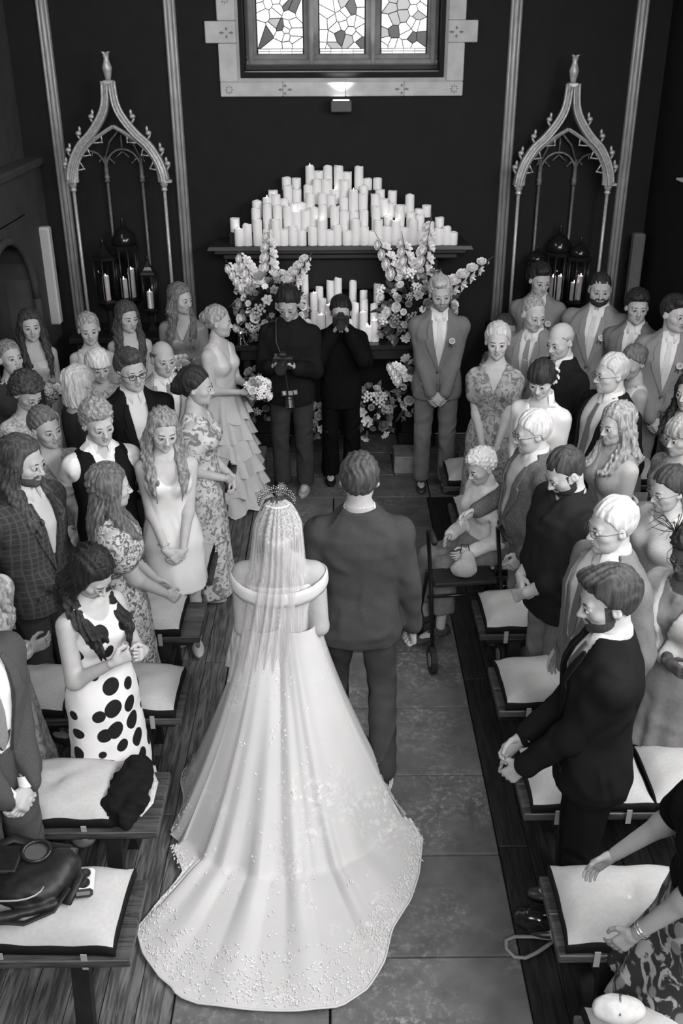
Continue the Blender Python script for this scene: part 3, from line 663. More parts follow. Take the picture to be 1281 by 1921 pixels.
        if 0:     # folded collar around the neck
            r = (.056 if s.sex == 'm' else .046)*k*(1+(s.g-1)*.6)+.010; n = 20; b = MB(); v = []; gap = .25+opening*3
            for i in range(n+1):
                a = -PI/2-(PI-gap)+2*(PI-gap)*i/n; fr = (1+math.sin(a))/2
                cx, cy = math.cos(a), math.sin(a); c = s.nb+np.array((0, .012*k, 0)); up = .036-.034*fr; lo = -.012-.042*fr
                for rr, zz in ((r*.98, -.02-.02*fr), (r, up), (r+.006, up+.002), (r+.018+.016*fr, lo), (r+.014+.016*fr, lo-.002)): v.append((c[0]+cx*rr, c[1]+cy*rr, c[2]+zz))
            f2 = [(i*5+j, i*5+j+1, (i+1)*5+j+1, (i+1)*5+j) for i in range(n) for j in range(4)]
            b.add(v, f2); b.build('collar', m, s.root, True)
        return s
    def ring_collar(s, name, m, dr, up0, gap):
        k = s.k; r = (.055 if s.sex == 'm' else .045)*k*(1+(s.g-1)*.6)+.008+dr; n = 24; b = MB(); v = []
        for i in range(n+1):
            a = -PI/2-(PI-gap)+2*(PI-gap)*i/n; fr = (1+math.sin(a))/2; cx, cy = math.cos(a), math.sin(a); c = s.nb+np.array((0, (.012-.004*fr)*k, .006)); up = up0-.018*fr; lo = -.014-.042*fr
            for rr, zz in ((r*.98, -.02-.02*fr), (r-.003*(1-fr), up), (r+.005, up+.002), (r+.018+.016*fr, lo), (r+.014+.016*fr, lo-.002)): v.append((c[0]+cx*rr, c[1]+cy*rr, c[2]+zz))
        b.add(v, [(i*5+j, i*5+j+1, (i+1)*5+j+1, (i+1)*5+j) for i in range(n) for j in range(4)]); b.build(name, m, s.root, True)
    def dress(s, m, neck='round', sleeve=0, hem=.03, hw=.22, folds=12, amp=.05, waist=.61, hw2=None, puff=0, name='dress', flare=1.3, off=.009, pw=1.0, strap=True, wr=.003):
        """bodice + skirt in one garment; hw = hem half width"""
        H = s.H; k = s.k; ph = random.random()*6
        if .235 < hw < .30: hw = .225
        wz = waist*H; w0 = np.interp(wz, s.tz, s.tw)+off; d0 = np.interp(wz, s.tz, s.td)+off; w1 = np.interp(.49*H, s.tz, s.tw)+off+.006
        d1 = np.interp(.49*H, s.tz, s.td)+off+.006; hd = hw2 or hw*.85
        def f(S):
            s.torso(S, off, .46, .842)
            if sleeve: s.arms_(S, off+.005, sleeve, puff=puff, cuff=.01)
            def fn(x, y, z):
                zz = z[0, 0]; t = np.clip((.49*H-zz)/(.49*H-hem*H), 0, 1)
                w = np.where(zz > .49*H, np.interp(zz, [.49*H, wz], [w1, w0]), w1+(hw-w1)*t**flare); d = np.where(zz > .49*H, np.interp(zz, [.49*H, wz], [d1, d0]), d1+(hd-d1)*t**flare)
                lxx = s.lean[0]*np.maximum(zz-.5*H, 0); th = np.arctan2(y/np.maximum(d, .01), (x-lxx)/np.maximum(w, .01))
                tt = np.clip((wz-zz)/(wz-hem*H), 0, 1); q = np.sqrt(((x-lxx)/w)**2+((y)/d)**2)
                return np.maximum((q-1-amp*tt*np.sin(folds*th+ph+1.5*np.sin(3*th+zz*3)))*np.minimum(w, d), np.maximum(hem*H-z, z-wz))
            m_ = max(hw, hd)*1.15; S.add(fn, (-m_, -m_, hem*H), (m_, m_, wz), .02)
            ly = lambda z: s.lean[1]*np.maximum(z-.5*H, 0); lx = lambda z: s.lean[0]*np.maximum(z-.5*H, 0)
            fr = lambda x, y, z: -(y-ly(z)+.02)
            n0 = s.nb
            if neck not in ('high',): S.cut(lambda x, y, z: np.maximum(np.sqrt((x-n0[0])**2+(y-n0[1])**2)-.080*k, n0[2]-.03-z))
            if neck == 'v': S.cut(lambda x, y, z: np.maximum(np.abs(x-lx(z))-np.interp(z, [.72*H, .84*H], [0, .075*k]), fr(x, y, z)))
            if neck == 'cowl': S.cut(lambda x, y, z: np.maximum(np.sqrt(((x-lx(z))/(.085*k))**2+((z-.845*H)/(.115*H))**2)-1, 0*x-(y-ly(z)+.03)/.1)*.06)
            if neck == 'scoop': S.cut(lambda x, y, z: (np.sqrt(((x-lx(z))/(.095*k))**2+((z-.85*H)/(.075*H))**2)-1)*.06+0*y)
            if neck == 'strapless': S.cut(lambda x, y, z: .765*H-z+0*x+0*y)
            if neck == 'off': S.cut(lambda x, y, z: .775*H-z+0*x+0*y)
            if neck in ('round', 'high'): S.cut(lambda x, y, z: (np.sqrt((x-lx(z))**2+(y-ly(z))**2)-(.075 if neck == 'round' else .058)*k)+np.maximum(.80*H-z, 0))
            if not sleeve and neck not in ('strapless', 'off'):
                for i in (0, 1):
                    c = s.sh[i]; S.cut(lambda x, y, z: np.sqrt((x-c[0]*1.14)**2*1.6+(y-c[1])**2*.5+(z-c[2]-.0)**2)-.078*k)
            S.keep(lambda x, y, z: hem*H-z+0*x+0*y)
        M_ = max(hw, hd)*1.12+.02
        lo, hi = s.bounds(.06); lo = np.minimum(lo, (-M_, -M_, 0)); hi = np.maximum(hi, (M_, M_, 0)); lo[2] = hem*H-.01; hi[2] = .88*H
        return s.cloth(name, m, f, lo, hi, wr=wr, wf=34)
    def glasses(s, c=.05, thin=False):
        m = mat('glasses_frame', c, .3, .5, metal=.3, var=.02); g = empty_part('glasses', s.root); r = .0015 if thin else .0024
        for sx in (-1, 1):
            b = MB(); pts = [s.hw((sx*.032+.022*math.cos(a), .1035-abs(.022*math.cos(a)*sx+.01)*.18, -.002+.0165*math.sin(a))) for a in np.linspace(0, 2*PI, 15)]
            b.tube(pts, r, 5, cap=False); b.build('rim', m, g, True)
            b = MB(); b.tube([s.hw((sx*.054, .097, .003)), s.hw((sx*.078, .06, .004)), s.hw((sx*.083, -.004, .002)), s.hw((sx*.081, -.018, -.012))], r, 5); b.build('temple', m, g, True)
        b = MB(); b.tube([s.hw((-.010, .1045, .001)), s.hw((0, .1075, .004)), s.hw((.010, .1045, .001))], r, 5); b.build('bridge', m, g, True)
        return s
    def world(s, p):
        c, n = math.cos(s.root.rotation_euler.z), math.sin(s.root.rotation_euler.z); l = s.root.location
        return np.array((l.x+c*p[0]-n*p[1], l.y+n*p[0]+c*p[1], p[2]))
def empty_part(name, parent):
    o = bpy.data.objects.new(name, None); COL.objects.link(o); o.parent = parent; o.empty_display_size = .03; return o
# ---------------------------------------------------------------- flowers
_FM = {}
def petal_ring(b, n, r0, r1, up, cup, ph, w):
    for i in range(n):
        a = ph+2*PI*i/n; ca, sa = math.cos(a), math.sin(a); rows = []
        for t, wt in ((0, .35), (.35, .85), (.7, 1.), (1., .45)):
            r = r0+(r1-r0)*t*math.cos(cup*t); z = up*t+r1*math.sin(cup*t)*t*.8
            for q in (-1, 0, 1):
                ww = w*wt*q; rr = r-abs(q)*.08*r1; rows.append((ca*rr-sa*ww, sa*rr+ca*ww, z+abs(q)*.10*r1))
        f = [(j*3+i2, j*3+i2+1, (j+1)*3+i2+1, (j+1)*3+i2) for j in range(3) for i2 in range(2)]
        b.add(rows, f)
def bloom_mesh(kind, c):
    key = (kind, c)
    if key in _FM: return _FM[key]
    b = MB(); m = mat('petal', c, .6, .2, var=.15, scale=30)
    if kind == 'rose':
        petal_ring(b, 6, .1, 1., .15, .5, 0, .52); petal_ring(b, 6, .08, .8, .3, .9, .5, .45); petal_ring(b, 5, .05, .55, .45, 1.15, .2, .35); petal_ring(b, 4, .02, .3, .6, 1.3, .9, .22); b.ball((0, 0, .25), (.35, .35, .38), 8, 5)
    if kind == 'daisy':
        petal_ring(b, 7, .1, 1., .1, .25, 0, .36); b.ball((0, 0, .12), (.25, .25, .16), 8, 4)
    if kind == 'cluster':
        for i in range(14):
            a = i*2.4; r = .95*math.sqrt(i/14); b.ball((r*math.cos(a), r*math.sin(a), .5-r*r*.5), .26, 6, 4)
    if kind == 'lily':
        petal_ring(b, 3, .1, 1., .6, -.3, 0, .34); petal_ring(b, 3, .1, .9, .6, -.2, PI/3, .3); petal_ring(b, 3, .05, .4, .7, .6, .3, .12)
    _FM[key] = mesh(kind, b.v, b.f, m, raw=True); return _FM[key]
def aim(o, d, roll=0):
    q = Vector(tuple(map(float, d))).to_track_quat('Z', 'Y'); o.rotation_euler = (q.to_matrix() @ Matrix.Rotation(roll, 3, 'Z')).to_euler()
def bloom_obj(name, kind, parent, c, r, d, col):
    o = inst(name, bloom_mesh(kind, col), parent, tuple(map(float, c)), sc=(r, r, r)); aim(o, d, random.random()*6); return o
def leaf_mesh():
    if 'leaf' in _FM: return _FM['leaf']
    b = MB(); v = []
    for t, w_ in ((0, .03), (.25, .16), (.5, .20), (.75, .14), (1, .01)):
        for q in (-1, 0, 1): v.append((w_*q, .12*math.sin(t*3), t) if q else (0, .12*math.sin(t*3)-.04, t))
    b.add(v, [(j*3+i, j*3+i+1, (j+1)*3+i+1, (j+1)*3+i) for j in range(4) for i in range(2)])
    _FM['leaf'] = mesh('leaf', b.v, b.f, mat('leaf_green', .05, .5, .4, var=.3, scale=10), raw=True); return _FM['leaf']
def leaf_obj(c, L, d, parent):
    o = inst('leaf', leaf_mesh(), parent, tuple(map(float, c)), sc=(L, L, L)); aim(o, d, random.random()*6); return o
def bouquet(label, c, r, d=(0, 0, 1), n=15, stems=True, white=.8, group=None, name='bouquet'):
    e = empty(name, label, 'bouquet', tuple(map(float, c)), 0, group); d = nrm(d)
    a = nrm(np.cross(d, (0.3, 1, .2))); b2 = np.cross(d, a)
    for i in range(n):
        t = i*2.4; q = math.sqrt((i+.5)/n); h_ = math.sqrt(max(0, 1-q*q*.8)); dd = nrm(d*h_+(a*math.cos(t)+b2*math.sin(t))*q)
        bloom_obj('bloom', random.choice(['rose', 'rose', 'daisy', 'cluster', 'lily']), e, dd*r*(.75+.25*random.random()), r*.36*(.75+.5*random.random()), dd, random.choice([white, white*.85, white*.55]))
    for i in range(n): t = i*1.9; dd = nrm(d*.2+(a*math.cos(t)+b2*math.sin(t))); leaf_obj(dd*r*.5, r*.8, dd+d*.3, e)
    if stems:
        b = MB()
        for i in range(7): o_ = (a*math.cos(i*.9)+b2*math.sin(i*.9)); b.tube([o_*r*.25, -d*r*1.0+o_*.008, -d*r*1.9+o_*.02], .003, 5)
        b.build('stem_bundle', mat('stem', .1, .6, var=.2), e, True)
        b = MB(); b.tube([-d*r*.85, -d*r*1.25], .016, 10); b.build('ribbon', mat('ribbon', .7, .4, var=.05), e, True)
    return e
# ================================================================ the setting
ROOM = dict(x0=-2.72, x1=2.85, y0=-2.5, y1=9.2, zt=6.0)
M_wall = mat('dark_painted_plaster', .008, .75, .25, var=.15, scale=6, bump=.05)
M_wall_l = mat('charcoal_painted_plaster', .055, .75, .25, var=.15, scale=6)
M_black = mat('black_paint', .008, .6, .3, var=.2, scale=8)
M_stone = mat('flagstone', .10, .72, .3, var=.25, scale=7, bump=.35, kind='stone', c2=.27, bd=.003)
M_wood = mat('worn_lit_floor_wood', .05, .42, .4, var=.35, scale=30, stretch=(9, .7, 9), bump=.15, kind='wood', c2=.15, bd=.001)  # left planks, lit copy: glossy patches are lifted in the colour
M_wood_shaded = mat('shaded_floor_wood', .011, .5, .35, var=.35, scale=30, stretch=(9, .7, 9), bump=.15, kind='wood', c2=.025, bd=.001)  # right planks, same floor: blocked light put into a darker colour
M_bench = mat('bench_wood', .030, .45, .4, var=.4, scale=25, stretch=(.8, 9, 9), bump=.15, kind='wood', c2=.075, bd=.001)
M_benchleg = mat('bench_leg_wood', .012, .6, .3, var=.3, scale=20)
M_gold = mat('aged_gilt', .44, .45, .5, metal=.35, var=.22, scale=40, bump=.2, bd=.002)
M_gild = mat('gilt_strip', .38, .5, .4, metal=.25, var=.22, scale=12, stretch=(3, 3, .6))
M_gdark = mat('darker_gilt', .15, .5, .4, metal=.3, var=.3, scale=40)  # darker gilt for rear canopy parts and strip backing
M_pale = mat('pale_sandstone', .50, .8, .2, var=.12, scale=9, bump=.2)
M_frame = mat('grey_window_stone', .22, .75, .3, var=.25, scale=6, bump=.1)
M_wax = mat('ivory_wax', .80, .5, .35, var=.05, scale=14, sss=.12)
M_linen = mat('linen', .42, .85, .15, var=.06, scale=60, bump=.12, bd=.001)
M_piping = mat('black_trim', .008, .8, .15, var=.2)
M_iron = mat('black_iron', .015, .35, .5, metal=.4, var=.2)
def struct(o): o['kind'] = 'structure'; return o
fl = struct(MB().box(ROOM['x0'], ROOM['x1'], ROOM['y0'], ROOM['y1'], -.10, -.022).build('floor', M_black))
# flagstones of the aisle
rows = [1.15, 1.78, 2.42, 3.00, 3.59, 4.165, 4.76, 5.35, 5.94, 6.53, 7.12, 7.71]
for i in range(len(rows)-1):
    sp_ = -.03+random.uniform(-.04, .06) if i != 2 else -.035
    for a, b in ((-.69, sp_), (sp_, .80)):
        z = .0+random.uniform(-.002, .002); struct(MB().bbox(a+.005, b-.005, rows[i]+.005, rows[i+1]-.005, -.022, z, .004).build('flagstone', M_stone, fl, False))
for j, y in enumerate((7.71, 8.18, 8.7)):
    x = -2.6+(.3 if j % 2 else 0)
    while x < 2.75:
        x2 = min(x+random.uniform(.62, .78), 2.8); struct(MB().bbox(x+.005, x2-.005, y+.005, (8.18, 8.7, 9.19)[j]-.005, -.022, random.uniform(-.002, .002), .004).build('flagstone', M_stone, fl, False)); x = x2
pk = {}
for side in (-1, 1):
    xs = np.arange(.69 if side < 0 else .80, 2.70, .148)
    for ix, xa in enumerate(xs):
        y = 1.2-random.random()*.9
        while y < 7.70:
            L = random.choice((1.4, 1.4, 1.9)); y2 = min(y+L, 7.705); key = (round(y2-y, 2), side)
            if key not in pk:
                b = MB(); b.bbox(-.0725, .0725, -(y2-y)/2+.003, (y2-y)/2-.003, -.022, -.001, .002); o = b.build('floor_plank', M_wood if side < 0 else M_wood_shaded, fl); pk[key] = o.data; struct(o)
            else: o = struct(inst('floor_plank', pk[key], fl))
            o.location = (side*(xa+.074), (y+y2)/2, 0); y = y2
# walls
wx0, wx1, wz = -.745, .925, 3.31
b = MB(); Y = ROOM['y1']
b.box(ROOM['x0']-.2, wx0, Y, Y+.30, 0, ROOM['zt']); b.box(wx1, ROOM['x1']+.2, Y, Y+.30, 0, ROOM['zt']); b.box(wx0, wx1, Y, Y+.30, 0, wz); b.box(wx0, wx1, Y, Y+.30, 5.3, ROOM['zt'])
struct(b.build('wall_back', M_wall))
# left wall: thick lower part with a blind arch, thinner upper part
b = MB(); b.box(-3.0, ROOM['x0'], ROOM['y0'], Y, 2.62, ROOM['zt']); b.box(-3.0, ROOM['x0']+.13, ROOM['y0'], 7.2, 0, 2.60); b.box(-3.0, ROOM['x0']+.13, 8.55, Y, 0, 2.60)
b.box(-3.0, ROOM['x0']+.13, 7.2, 8.55, 2.25, 2.60); b.box(-3.0, ROOM['x0']-.12, 7.2, 8.55, 0, 2.3)
n = 12; pl = [(7.2, 2.26), (7.2, 1.55)]+[(7.875-.675*math.cos(PI*i/n), 1.55+.62*math.sin(PI*i/n)) for i in range(1, n)]+[(8.55, 1.55), (8.55, 2.26)]
xa, xb = -3.0+.15, ROOM['x0']+.13; v = [(xb, y, z) for y, z in pl]+[(xa, y, z) for y, z in pl]; N_ = len(pl); b.add(v, [tuple(range(N_)), tuple(range(N_, 2*N_))[::-1]]+[(i, (i+1) % N_, (i+1) % N_+N_, i+N_) for i in range(N_)])
wl = struct(b.build('wall_left', M_wall_l))
b = MB(); b.tube([(xb+.01, 7.875-.66*math.cos(PI*i/n), 1.55+.60*math.sin(PI*i/n)) for i in range(n+1)], .035, 8); b.tube([(xb+.01, 8.535, 0), (xb+.01, 8.535, 1.55)], .035, 8); b.tube([(xb+.01, 7.215, 0), (xb+.01, 7.215, 1.55)], .035, 8)
struct(b.build('arch_moulding', M_wall_l, wl, True))
b = MB(); b.bbox(ROOM['x0']-.02, ROOM['x0']+.17, ROOM['y0'], Y, 2.57, 2.64, .015); struct(b.build('trim_1', M_wall_l))
b = MB(); b.box(ROOM['x1'], ROOM['x1']+.2, ROOM['y0'], Y, 0, ROOM['zt']); struct(b.build('wall_right', M_black))
# gilt strips on the back wall: three reeds each
for k_, (xt, xb_) in enumerate(((-2.40, -2.44), (-1.345, -1.385), (1.545, 1.55), (2.60, 2.60))):
    g = struct(MB().bbox(xt-.052, xt+.052, Y-.022, Y+.001, 1.0 if k_ else .1, 5.6, .004).build('trim_%d' % (k_+2), M_gdark))
    for dx, r in ((-.033, .015), (0, .022), (.033, .013)):
        b = MB(); b.tube([(xt+dx, Y-.024, 1.0), (xt+dx, Y-.024, 5.6)], r, 8); struct(b.build('reed', M_gild, g, True))
# ---------------------------------------------------------------- window
win = struct(MB().box(wx0, wx1, Y+.30, Y+.34, 3.2, 5.3).build('window_1', M_black))
gx = [(480, 570), (597, 686), (713, 802)]; YG = Y+.27
gb = aty(640, 98, YG)[2]
panes = [(aty(a, 60, YG)[0], aty(c, 60, YG)[0]) for a, c in gx]
b = MB(); b.add([(wx0, Y-.0, wz), (wx1, Y-.0, wz), (wx1, YG-.08, wz+.02), (wx0, YG-.08, wz+.02)], [(0, 1, 2, 3)]); b.box(wx0, wx1, YG-.08, YG+.02, wz, gb-.07)
struct(b.build('window_sill', mat('dark_sill', .03, .6, .3, var=.3, scale=5), win))
b = MB(); b.bbox(wx0, wx1, YG-.09, YG+.02, gb-.10, gb-.055, .012); b.bbox(wx0, wx1, YG-.05, YG+.02, gb-.06, gb-.015, .01); struct(b.build('transom', M_frame, win))
ed = [wx0]+[q for p_ in panes for q in p_]+[wx1]
for i in range(0, 8, 2):
    a, c = ed[i], ed[i+1]
    b = MB(); b.bbox(a, c, YG-.03, YG+.03, gb-.03, 5.3, .012)
    m_ = (a+c)/2; b.bbox(m_-.022, m_+.022, YG-.10, YG-.02, gb-.10, 5.3, .012)
    struct(b.build('mullion', M_frame, win))
def clip_poly(P, n, d):
    out = []
    for i in range(len(P)):
        a, c = P[i], P[(i+1) % len(P)]; da = a@n-d; dc = c@n-d
        if da <= 0: out.append(a)
        if da*dc < 0: out.append(a+(c-a)*da/(da-dc))
    return out
M_lead = mat('lead_came', .02, .6, .3, var=.1)
shades = [mat('lit_glass_white', .75, .3, emit=.95, var=.03), mat('lit_glass_pale', .6, .3, emit=.62, var=.05), mat('lit_glass_grey', .3, .3, emit=.30, var=.05), mat('lit_glass_deep', .06, .3, emit=.04, var=.05)]
r_ = np.random.default_rng(5)
for pi_, (xa, xb) in enumerate(panes):
    struct(MB().box(xa, xb, YG+.012, YG+.02, gb-.02, 5.3).build('lead_backing', M_lead, win))
    for zz in (gb-.012, gb+.008):      # border strips
        for q in range(4):
            a_ = xa+.012+(xb-xa-.024)*q/4; c_ = xa+.012+(xb-xa-.024)*(q+1)/4; struct(MB().box(a_+.002, c_-.002, YG+.004, YG+.013, zz+.002, zz+.017).build('glass_piece', shades[0 if q % 3 else 1], win))
    z0_, z1_ = gb+.03, gb+.42; pts = []
    while len(pts) < 27:
        p_ = np.array((r_.uniform(xa+.02, xb-.02), r_.uniform(z0_, z1_)))
        if all(abs(p_-q).sum() > .05 for q in pts): pts.append(p_)
    for p_ in pts:
        P_ = [np.array(q) for q in ((xa+.012, z0_), (xb-.012, z0_), (xb-.012, z1_), (xa+.012, z1_))]
        for q in pts:
            if q is p_: continue
            n_ = q-p_; L_ = np.linalg.norm(n_); n_ = n_/L_; P_ = clip_poly(P_, n_, p_@n_+L_/2-.0034)
            if len(P_) < 3: break
        if len(P_) < 3: continue
        fx = (p_[0]-xa)/(xb-xa); fz = (p_[1]-z0_)/(z1_-z0_); dark = {0: .16, 1: .5 if fz < .5 else .25, 2: .5 if .2 < fx < .8 else .2}[pi_]
        sh = 0 if r_.random() > dark else r_.integers(1, 4)
        if sh == 0 and r_.random() < .38: sh = 1
        struct(MB().prism([(q[0], q[1]) for q in P_], YG+.004, YG+.013).build('glass_piece', shades[sh], win))
    for q in range(3):
        z_ = z1_+.01+q*.035; struct(MB().box(xa+.012, xb-.012, YG+.004, YG+.013, z_, z_+.03).build('glass_piece', shades[q % 2], win))
    struct(MB().box(xa+.012, xb-.012, YG+.004, YG+.013, z1_+.12, 5.2).build('glass_piece', shades[1], win))
# pale surround: sill stones, jamb stones, quoins, splays
ox0, ox1, oz = -.955, 1.125, 3.125
def sstone(name, *a): return struct(MB().bbox(*a, .006).build(name, M_pale, win))
xs_ = [ox0, -.42, .12, .62, ox1]
for i in range(4): sstone('sill_stone', xs_[i]+.001, xs_[i+1]-.001, Y-.035, Y+.02, oz, oz+.115)
z = oz+.116; i = 0
qh = [.30, .17, .31, .17, .31, .17, .31, .17, .31]
for h_ in qh:
    e_ = .105 if i % 2 else 0
    sstone('jamb_stone', ox0-e_, -.80, Y-.034, Y+.02, z, z+h_-.002); sstone('jamb_stone', .98, ox1+e_, Y-.034, Y+.02, z, z+h_-.002); z += h_; i += 1
b = MB(); b.add([(ox0+.155, Y-.034, oz+.115), (ox1-.145, Y-.034, oz+.115), (wx1, Y+.06, wz+.01), (wx0, Y+.06, wz+.01)], [(0, 1, 2, 3)]); b.add([(ox0+.155, Y-.034, oz+.115), (wx0, Y+.06, wz+.01), (wx0, Y+.06, 5.3), (ox0+.155, Y-.034, 5.3)], [(0, 1, 2, 3)])
b.add([(ox1-.145, Y-.034, oz+.115), (wx1, Y+.06, wz+.01), (wx1, Y+.06, 5.3), (ox1-.145, Y-.034, 5.3)], [(0, 1, 2, 3)]); struct(b.build('splay', M_pale, win))
M_motif = mat('incised_motif', .20, .8, .2, var=.2)
for x_, z_ in ((-.40, oz+.055), (.60, oz+.055), (ox0+.075, oz+.055), (ox1-.075, oz+.055), (ox0+.075, 3.62), (ox1-.075, 3.62), (ox0+.075, 3.87), (ox1-.075, 3.90)):
    b = MB(); cross = x_ in (-.40, .60) or z_ == 3.62
    for q in range(4 if cross else 8):
        a = q*2*PI/(4 if cross else 8); c, s_ = math.cos(a), math.sin(a); r1, r2, w_ = (.016, .065 if cross and abs(c) > .5 else .045, .011) if cross else (.014, .038, .006)
        b.prism([(x_+c*r1, z_+s_*r1), (x_+c*(r1+r2)/2-s_*w_, z_+s_*(r1+r2)/2+c*w_), (x_+c*r2, z_+s_*r2), (x_+c*(r1+r2)/2+s_*w_, z_+s_*(r1+r2)/2-c*w_)], Y-.0375, Y-.034)
    struct(b.build('carved_flower', M_motif, win))
# spotlight box under the sill
p0 = aty(640, 200, 9.05)
sl = empty('spotlight', 'small dark wall spotlight pointing up at the window sill', 'lamp', (p0[0], 9.2, p0[2]))
MB().bbox(-.09, .09, -.16, -.02, -.045, .045, .008).build('housing', mat('lamp_housing', .07, .5, .4, var=.1), sl)
MB().bbox(-.03, .03, -.03, 0, -.03, .03, .004).build('bracket', M_iron, sl)
MB().bbox(-.07, .07, -.15, -.03, .043, .049, .002).build('lens', mat('lamp_lens', .8, .2, emit=3), sl)
ld = bpy.data.lights.new('sill_spot', 'SPOT'); ld.energy = 22; ld.spot_size = math.radians(95); ld.spot_blend = .8; ld.shadow_soft_size = .03
lo = bpy.data.objects.new('sill_spot', ld); COL.objects.link(lo); lo.location = (p0[0], 9.06, p0[2]+.06); lo.rotation_euler = (Vector((0, .28, 1))).to_track_quat('-Z', 'Y').to_euler()
# ---------------------------------------------------------------- fireplace and mantel
MF = 8.70; MZ = aty(640, 463, MF)[2]; mx0 = aty(388, 463, MF)[0]; mx1 = aty(888, 463, MF)[0]
M_mantel = mat('dark_mantel_wood', .022, .4, .45, var=.3, scale=14, stretch=(.4, 3, 3))
fp = empty('fireplace', 'wide dark fireplace with moulded mantel shelf under the window', 'fireplace', (0, Y, 0))
def W(b): # world-built mesh → relative to fireplace root
    b.v = [(x, y-Y, z) for x, y, z in b.v]; return b
b = MB(); b.add([(mx0, MF, MZ-.03), (mx1, MF, MZ-.03), (mx1-.05, Y, MZ-.03), (mx0+.05, Y, MZ-.03), (mx0+.015, MF+.012, MZ), (mx1-.015, MF+.012, MZ), (mx1-.06, Y, MZ), (mx0+.06, Y, MZ)], [(0, 1, 2, 3), (4, 5, 6, 7), (0, 1, 5, 4), (1, 2, 6, 5), (3, 0, 4, 7)])
W(b).build('mantel_shelf', M_mantel, fp)
b = MB(); b.bbox(mx0+.05, mx1-.05, MF+.04, Y-.002, MZ-.075, MZ-.03, .012); b.bbox(mx0+.12, mx1-.12, MF+.09, Y-.002, MZ-.13, MZ-.07, .015); W(b).build('cornice', M_mantel, fp)
b = MB(); b.bbox(mx0+.28, mx1-.28, MF+.18, Y-.002, MZ-.42, MZ-.12, .01); W(b).build('frieze', M_black, fp)
for s_ in (0, 1):
    a = mx0+.28 if not s_ else mx1-.58; b = MB(); b.bbox(a, a+.30, MF+.18, Y-.002, .12, MZ-.42, .01); b.bbox(a-.03, a+.33, MF+.14, Y-.002, .0, .14, .01); W(b).build('jamb', M_black, fp)
b = MB(); b.box(mx0+.58, mx1-.58, Y-.03, Y-.004, .0, MZ-.42); W(b).build('fireback', M_black, fp)
# ---------------------------------------------------------------- candles
_CM = []
for q in range(6):
    b = MB(); r = 1.0; n = 16; v = []; zt = [0, .02, .97, 1.0]
    for t, rr in ((0, .96), (.02, 1), (.5, 1.0), (.96, 1), (1, .93)):
        for j in range(n):
            a = 2*PI*j/n; dz = (.014*math.sin(a*2+q)+.010*math.sin(a*3+q*2)) if t > .9 else 0; v.append((rr*math.cos(a), rr*math.sin(a), t+dz*1.6))
    for rr, z in ((.80, .985), (.70, .93), (.1, .92)):
        for j in range(n): v.append((rr*math.cos(2*PI*j/n), rr*math.sin(2*PI*j/n), z))
    f = [(i*n+j, i*n+(j+1) % n, (i+1)*n+(j+1) % n, (i+1)*n+j) for i in range(7) for j in range(n)]+[tuple(range(n))[::-1], tuple(range(7*n, 8*n))]
    b.add(v, f); _CM.append(b.v); _CM[-1] = mesh('candle_body', b.v, b.f, M_wax, raw=True)
b = MB(); b.tube([(0, 0, 0), (.001, 0, .010)], .0014, 5); WICK = mesh('wick', b.v, b.f, mat('wick', .02, .8), raw=True)
b = MB(); b.lathe([(.0005, 0), (.0035, .005), (.0042, .011), (.0025, .020), (.0004, .028)], n=8); FLAME = mesh('flame', b.v, b.f, mat('flame', .9, .5, emit=14, var=0), raw=True)
def candle(x, y, z, r, h, label, group=None, lit=False):
    t = inst('candle', random.choice(_CM), None, (x, y, z), (0, 0, random.random()*6), (r, r, h)); t['label'] = label; t['category'] = 'candle'
    if group: t['group'] = group
    zt = .925; o = inst('wick', WICK, t, (0, 0, zt), sc=(1/r, 1/r, 1/h))
    if lit: inst('flame', FLAME, t, (0, 0, zt+.008/h), sc=(1/r, 1/r, 1/h))
    return t
TI = [(0, [(168, 343), (205, 322), (252, 300), (300, 347), (337, 300), (373, 345), (417, 330), (458, 350), (507, 335), (550, 300), (585, 350), (622, 328), (667, 352), (706, 300), (747, 335), (780, 352), (812, 300), (852, 333), (893, 305), (933, 337), (973, 300), (1013, 352), (1050, 312), (1090, 342), (1128, 333), (1157, 358)]),
      (1, [(148, 293), (245, 250), (297, 228), (345, 236), (392, 240), (432, 262), (475, 257), (513, 245), (555, 235), (610, 238), (655, 262), (700, 265), (745, 258), (802, 238), (858, 287), (912, 232), (963, 268), (1005, 280), (1095, 290)]),
      (2, [(250, 213), (297, 200), (338, 185), (376, 205), (420, 225), (455, 222), (497, 182), (553, 180), (595, 188), (652, 200), (697, 165), (742, 180), (798, 182), (838, 203), (877, 225), (920, 236), (958, 185), (1035, 233), (1000, 262)]),
      (3, [(325, 165), (392, 142), (435, 160), (487, 140), (527, 115), (570, 115), (613, 162), (655, 117), (697, 165), (745, 145), (820, 162), (877, 167)]),
      (4, [(387, 105), (433, 108), (495, 52), (535, 75), (578, 52), (628, 52), (668, 80), (722, 55), (762, 110), (808, 108)])]
lab = ['ivory pillar candle in the front row on the mantel shelf', 'ivory pillar candle in the second tier on the mantel shelf', 'ivory pillar candle in the middle tier on the mantel shelf', 'ivory pillar candle in the fourth tier above the mantel', 'tall ivory pillar candle in the topmost tier above the mantel']
grp = ['front row candles on the mantel', 'second tier candles on the mantel', 'middle tier candles on the mantel', 'fourth tier candles above the mantel', 'topmost candles above the mantel']
st = empty('candle_riser', 'black stepped stand holding the tiers of candles on the mantel', 'stand', (0, Y, MZ))
SH = .105; SD = .078
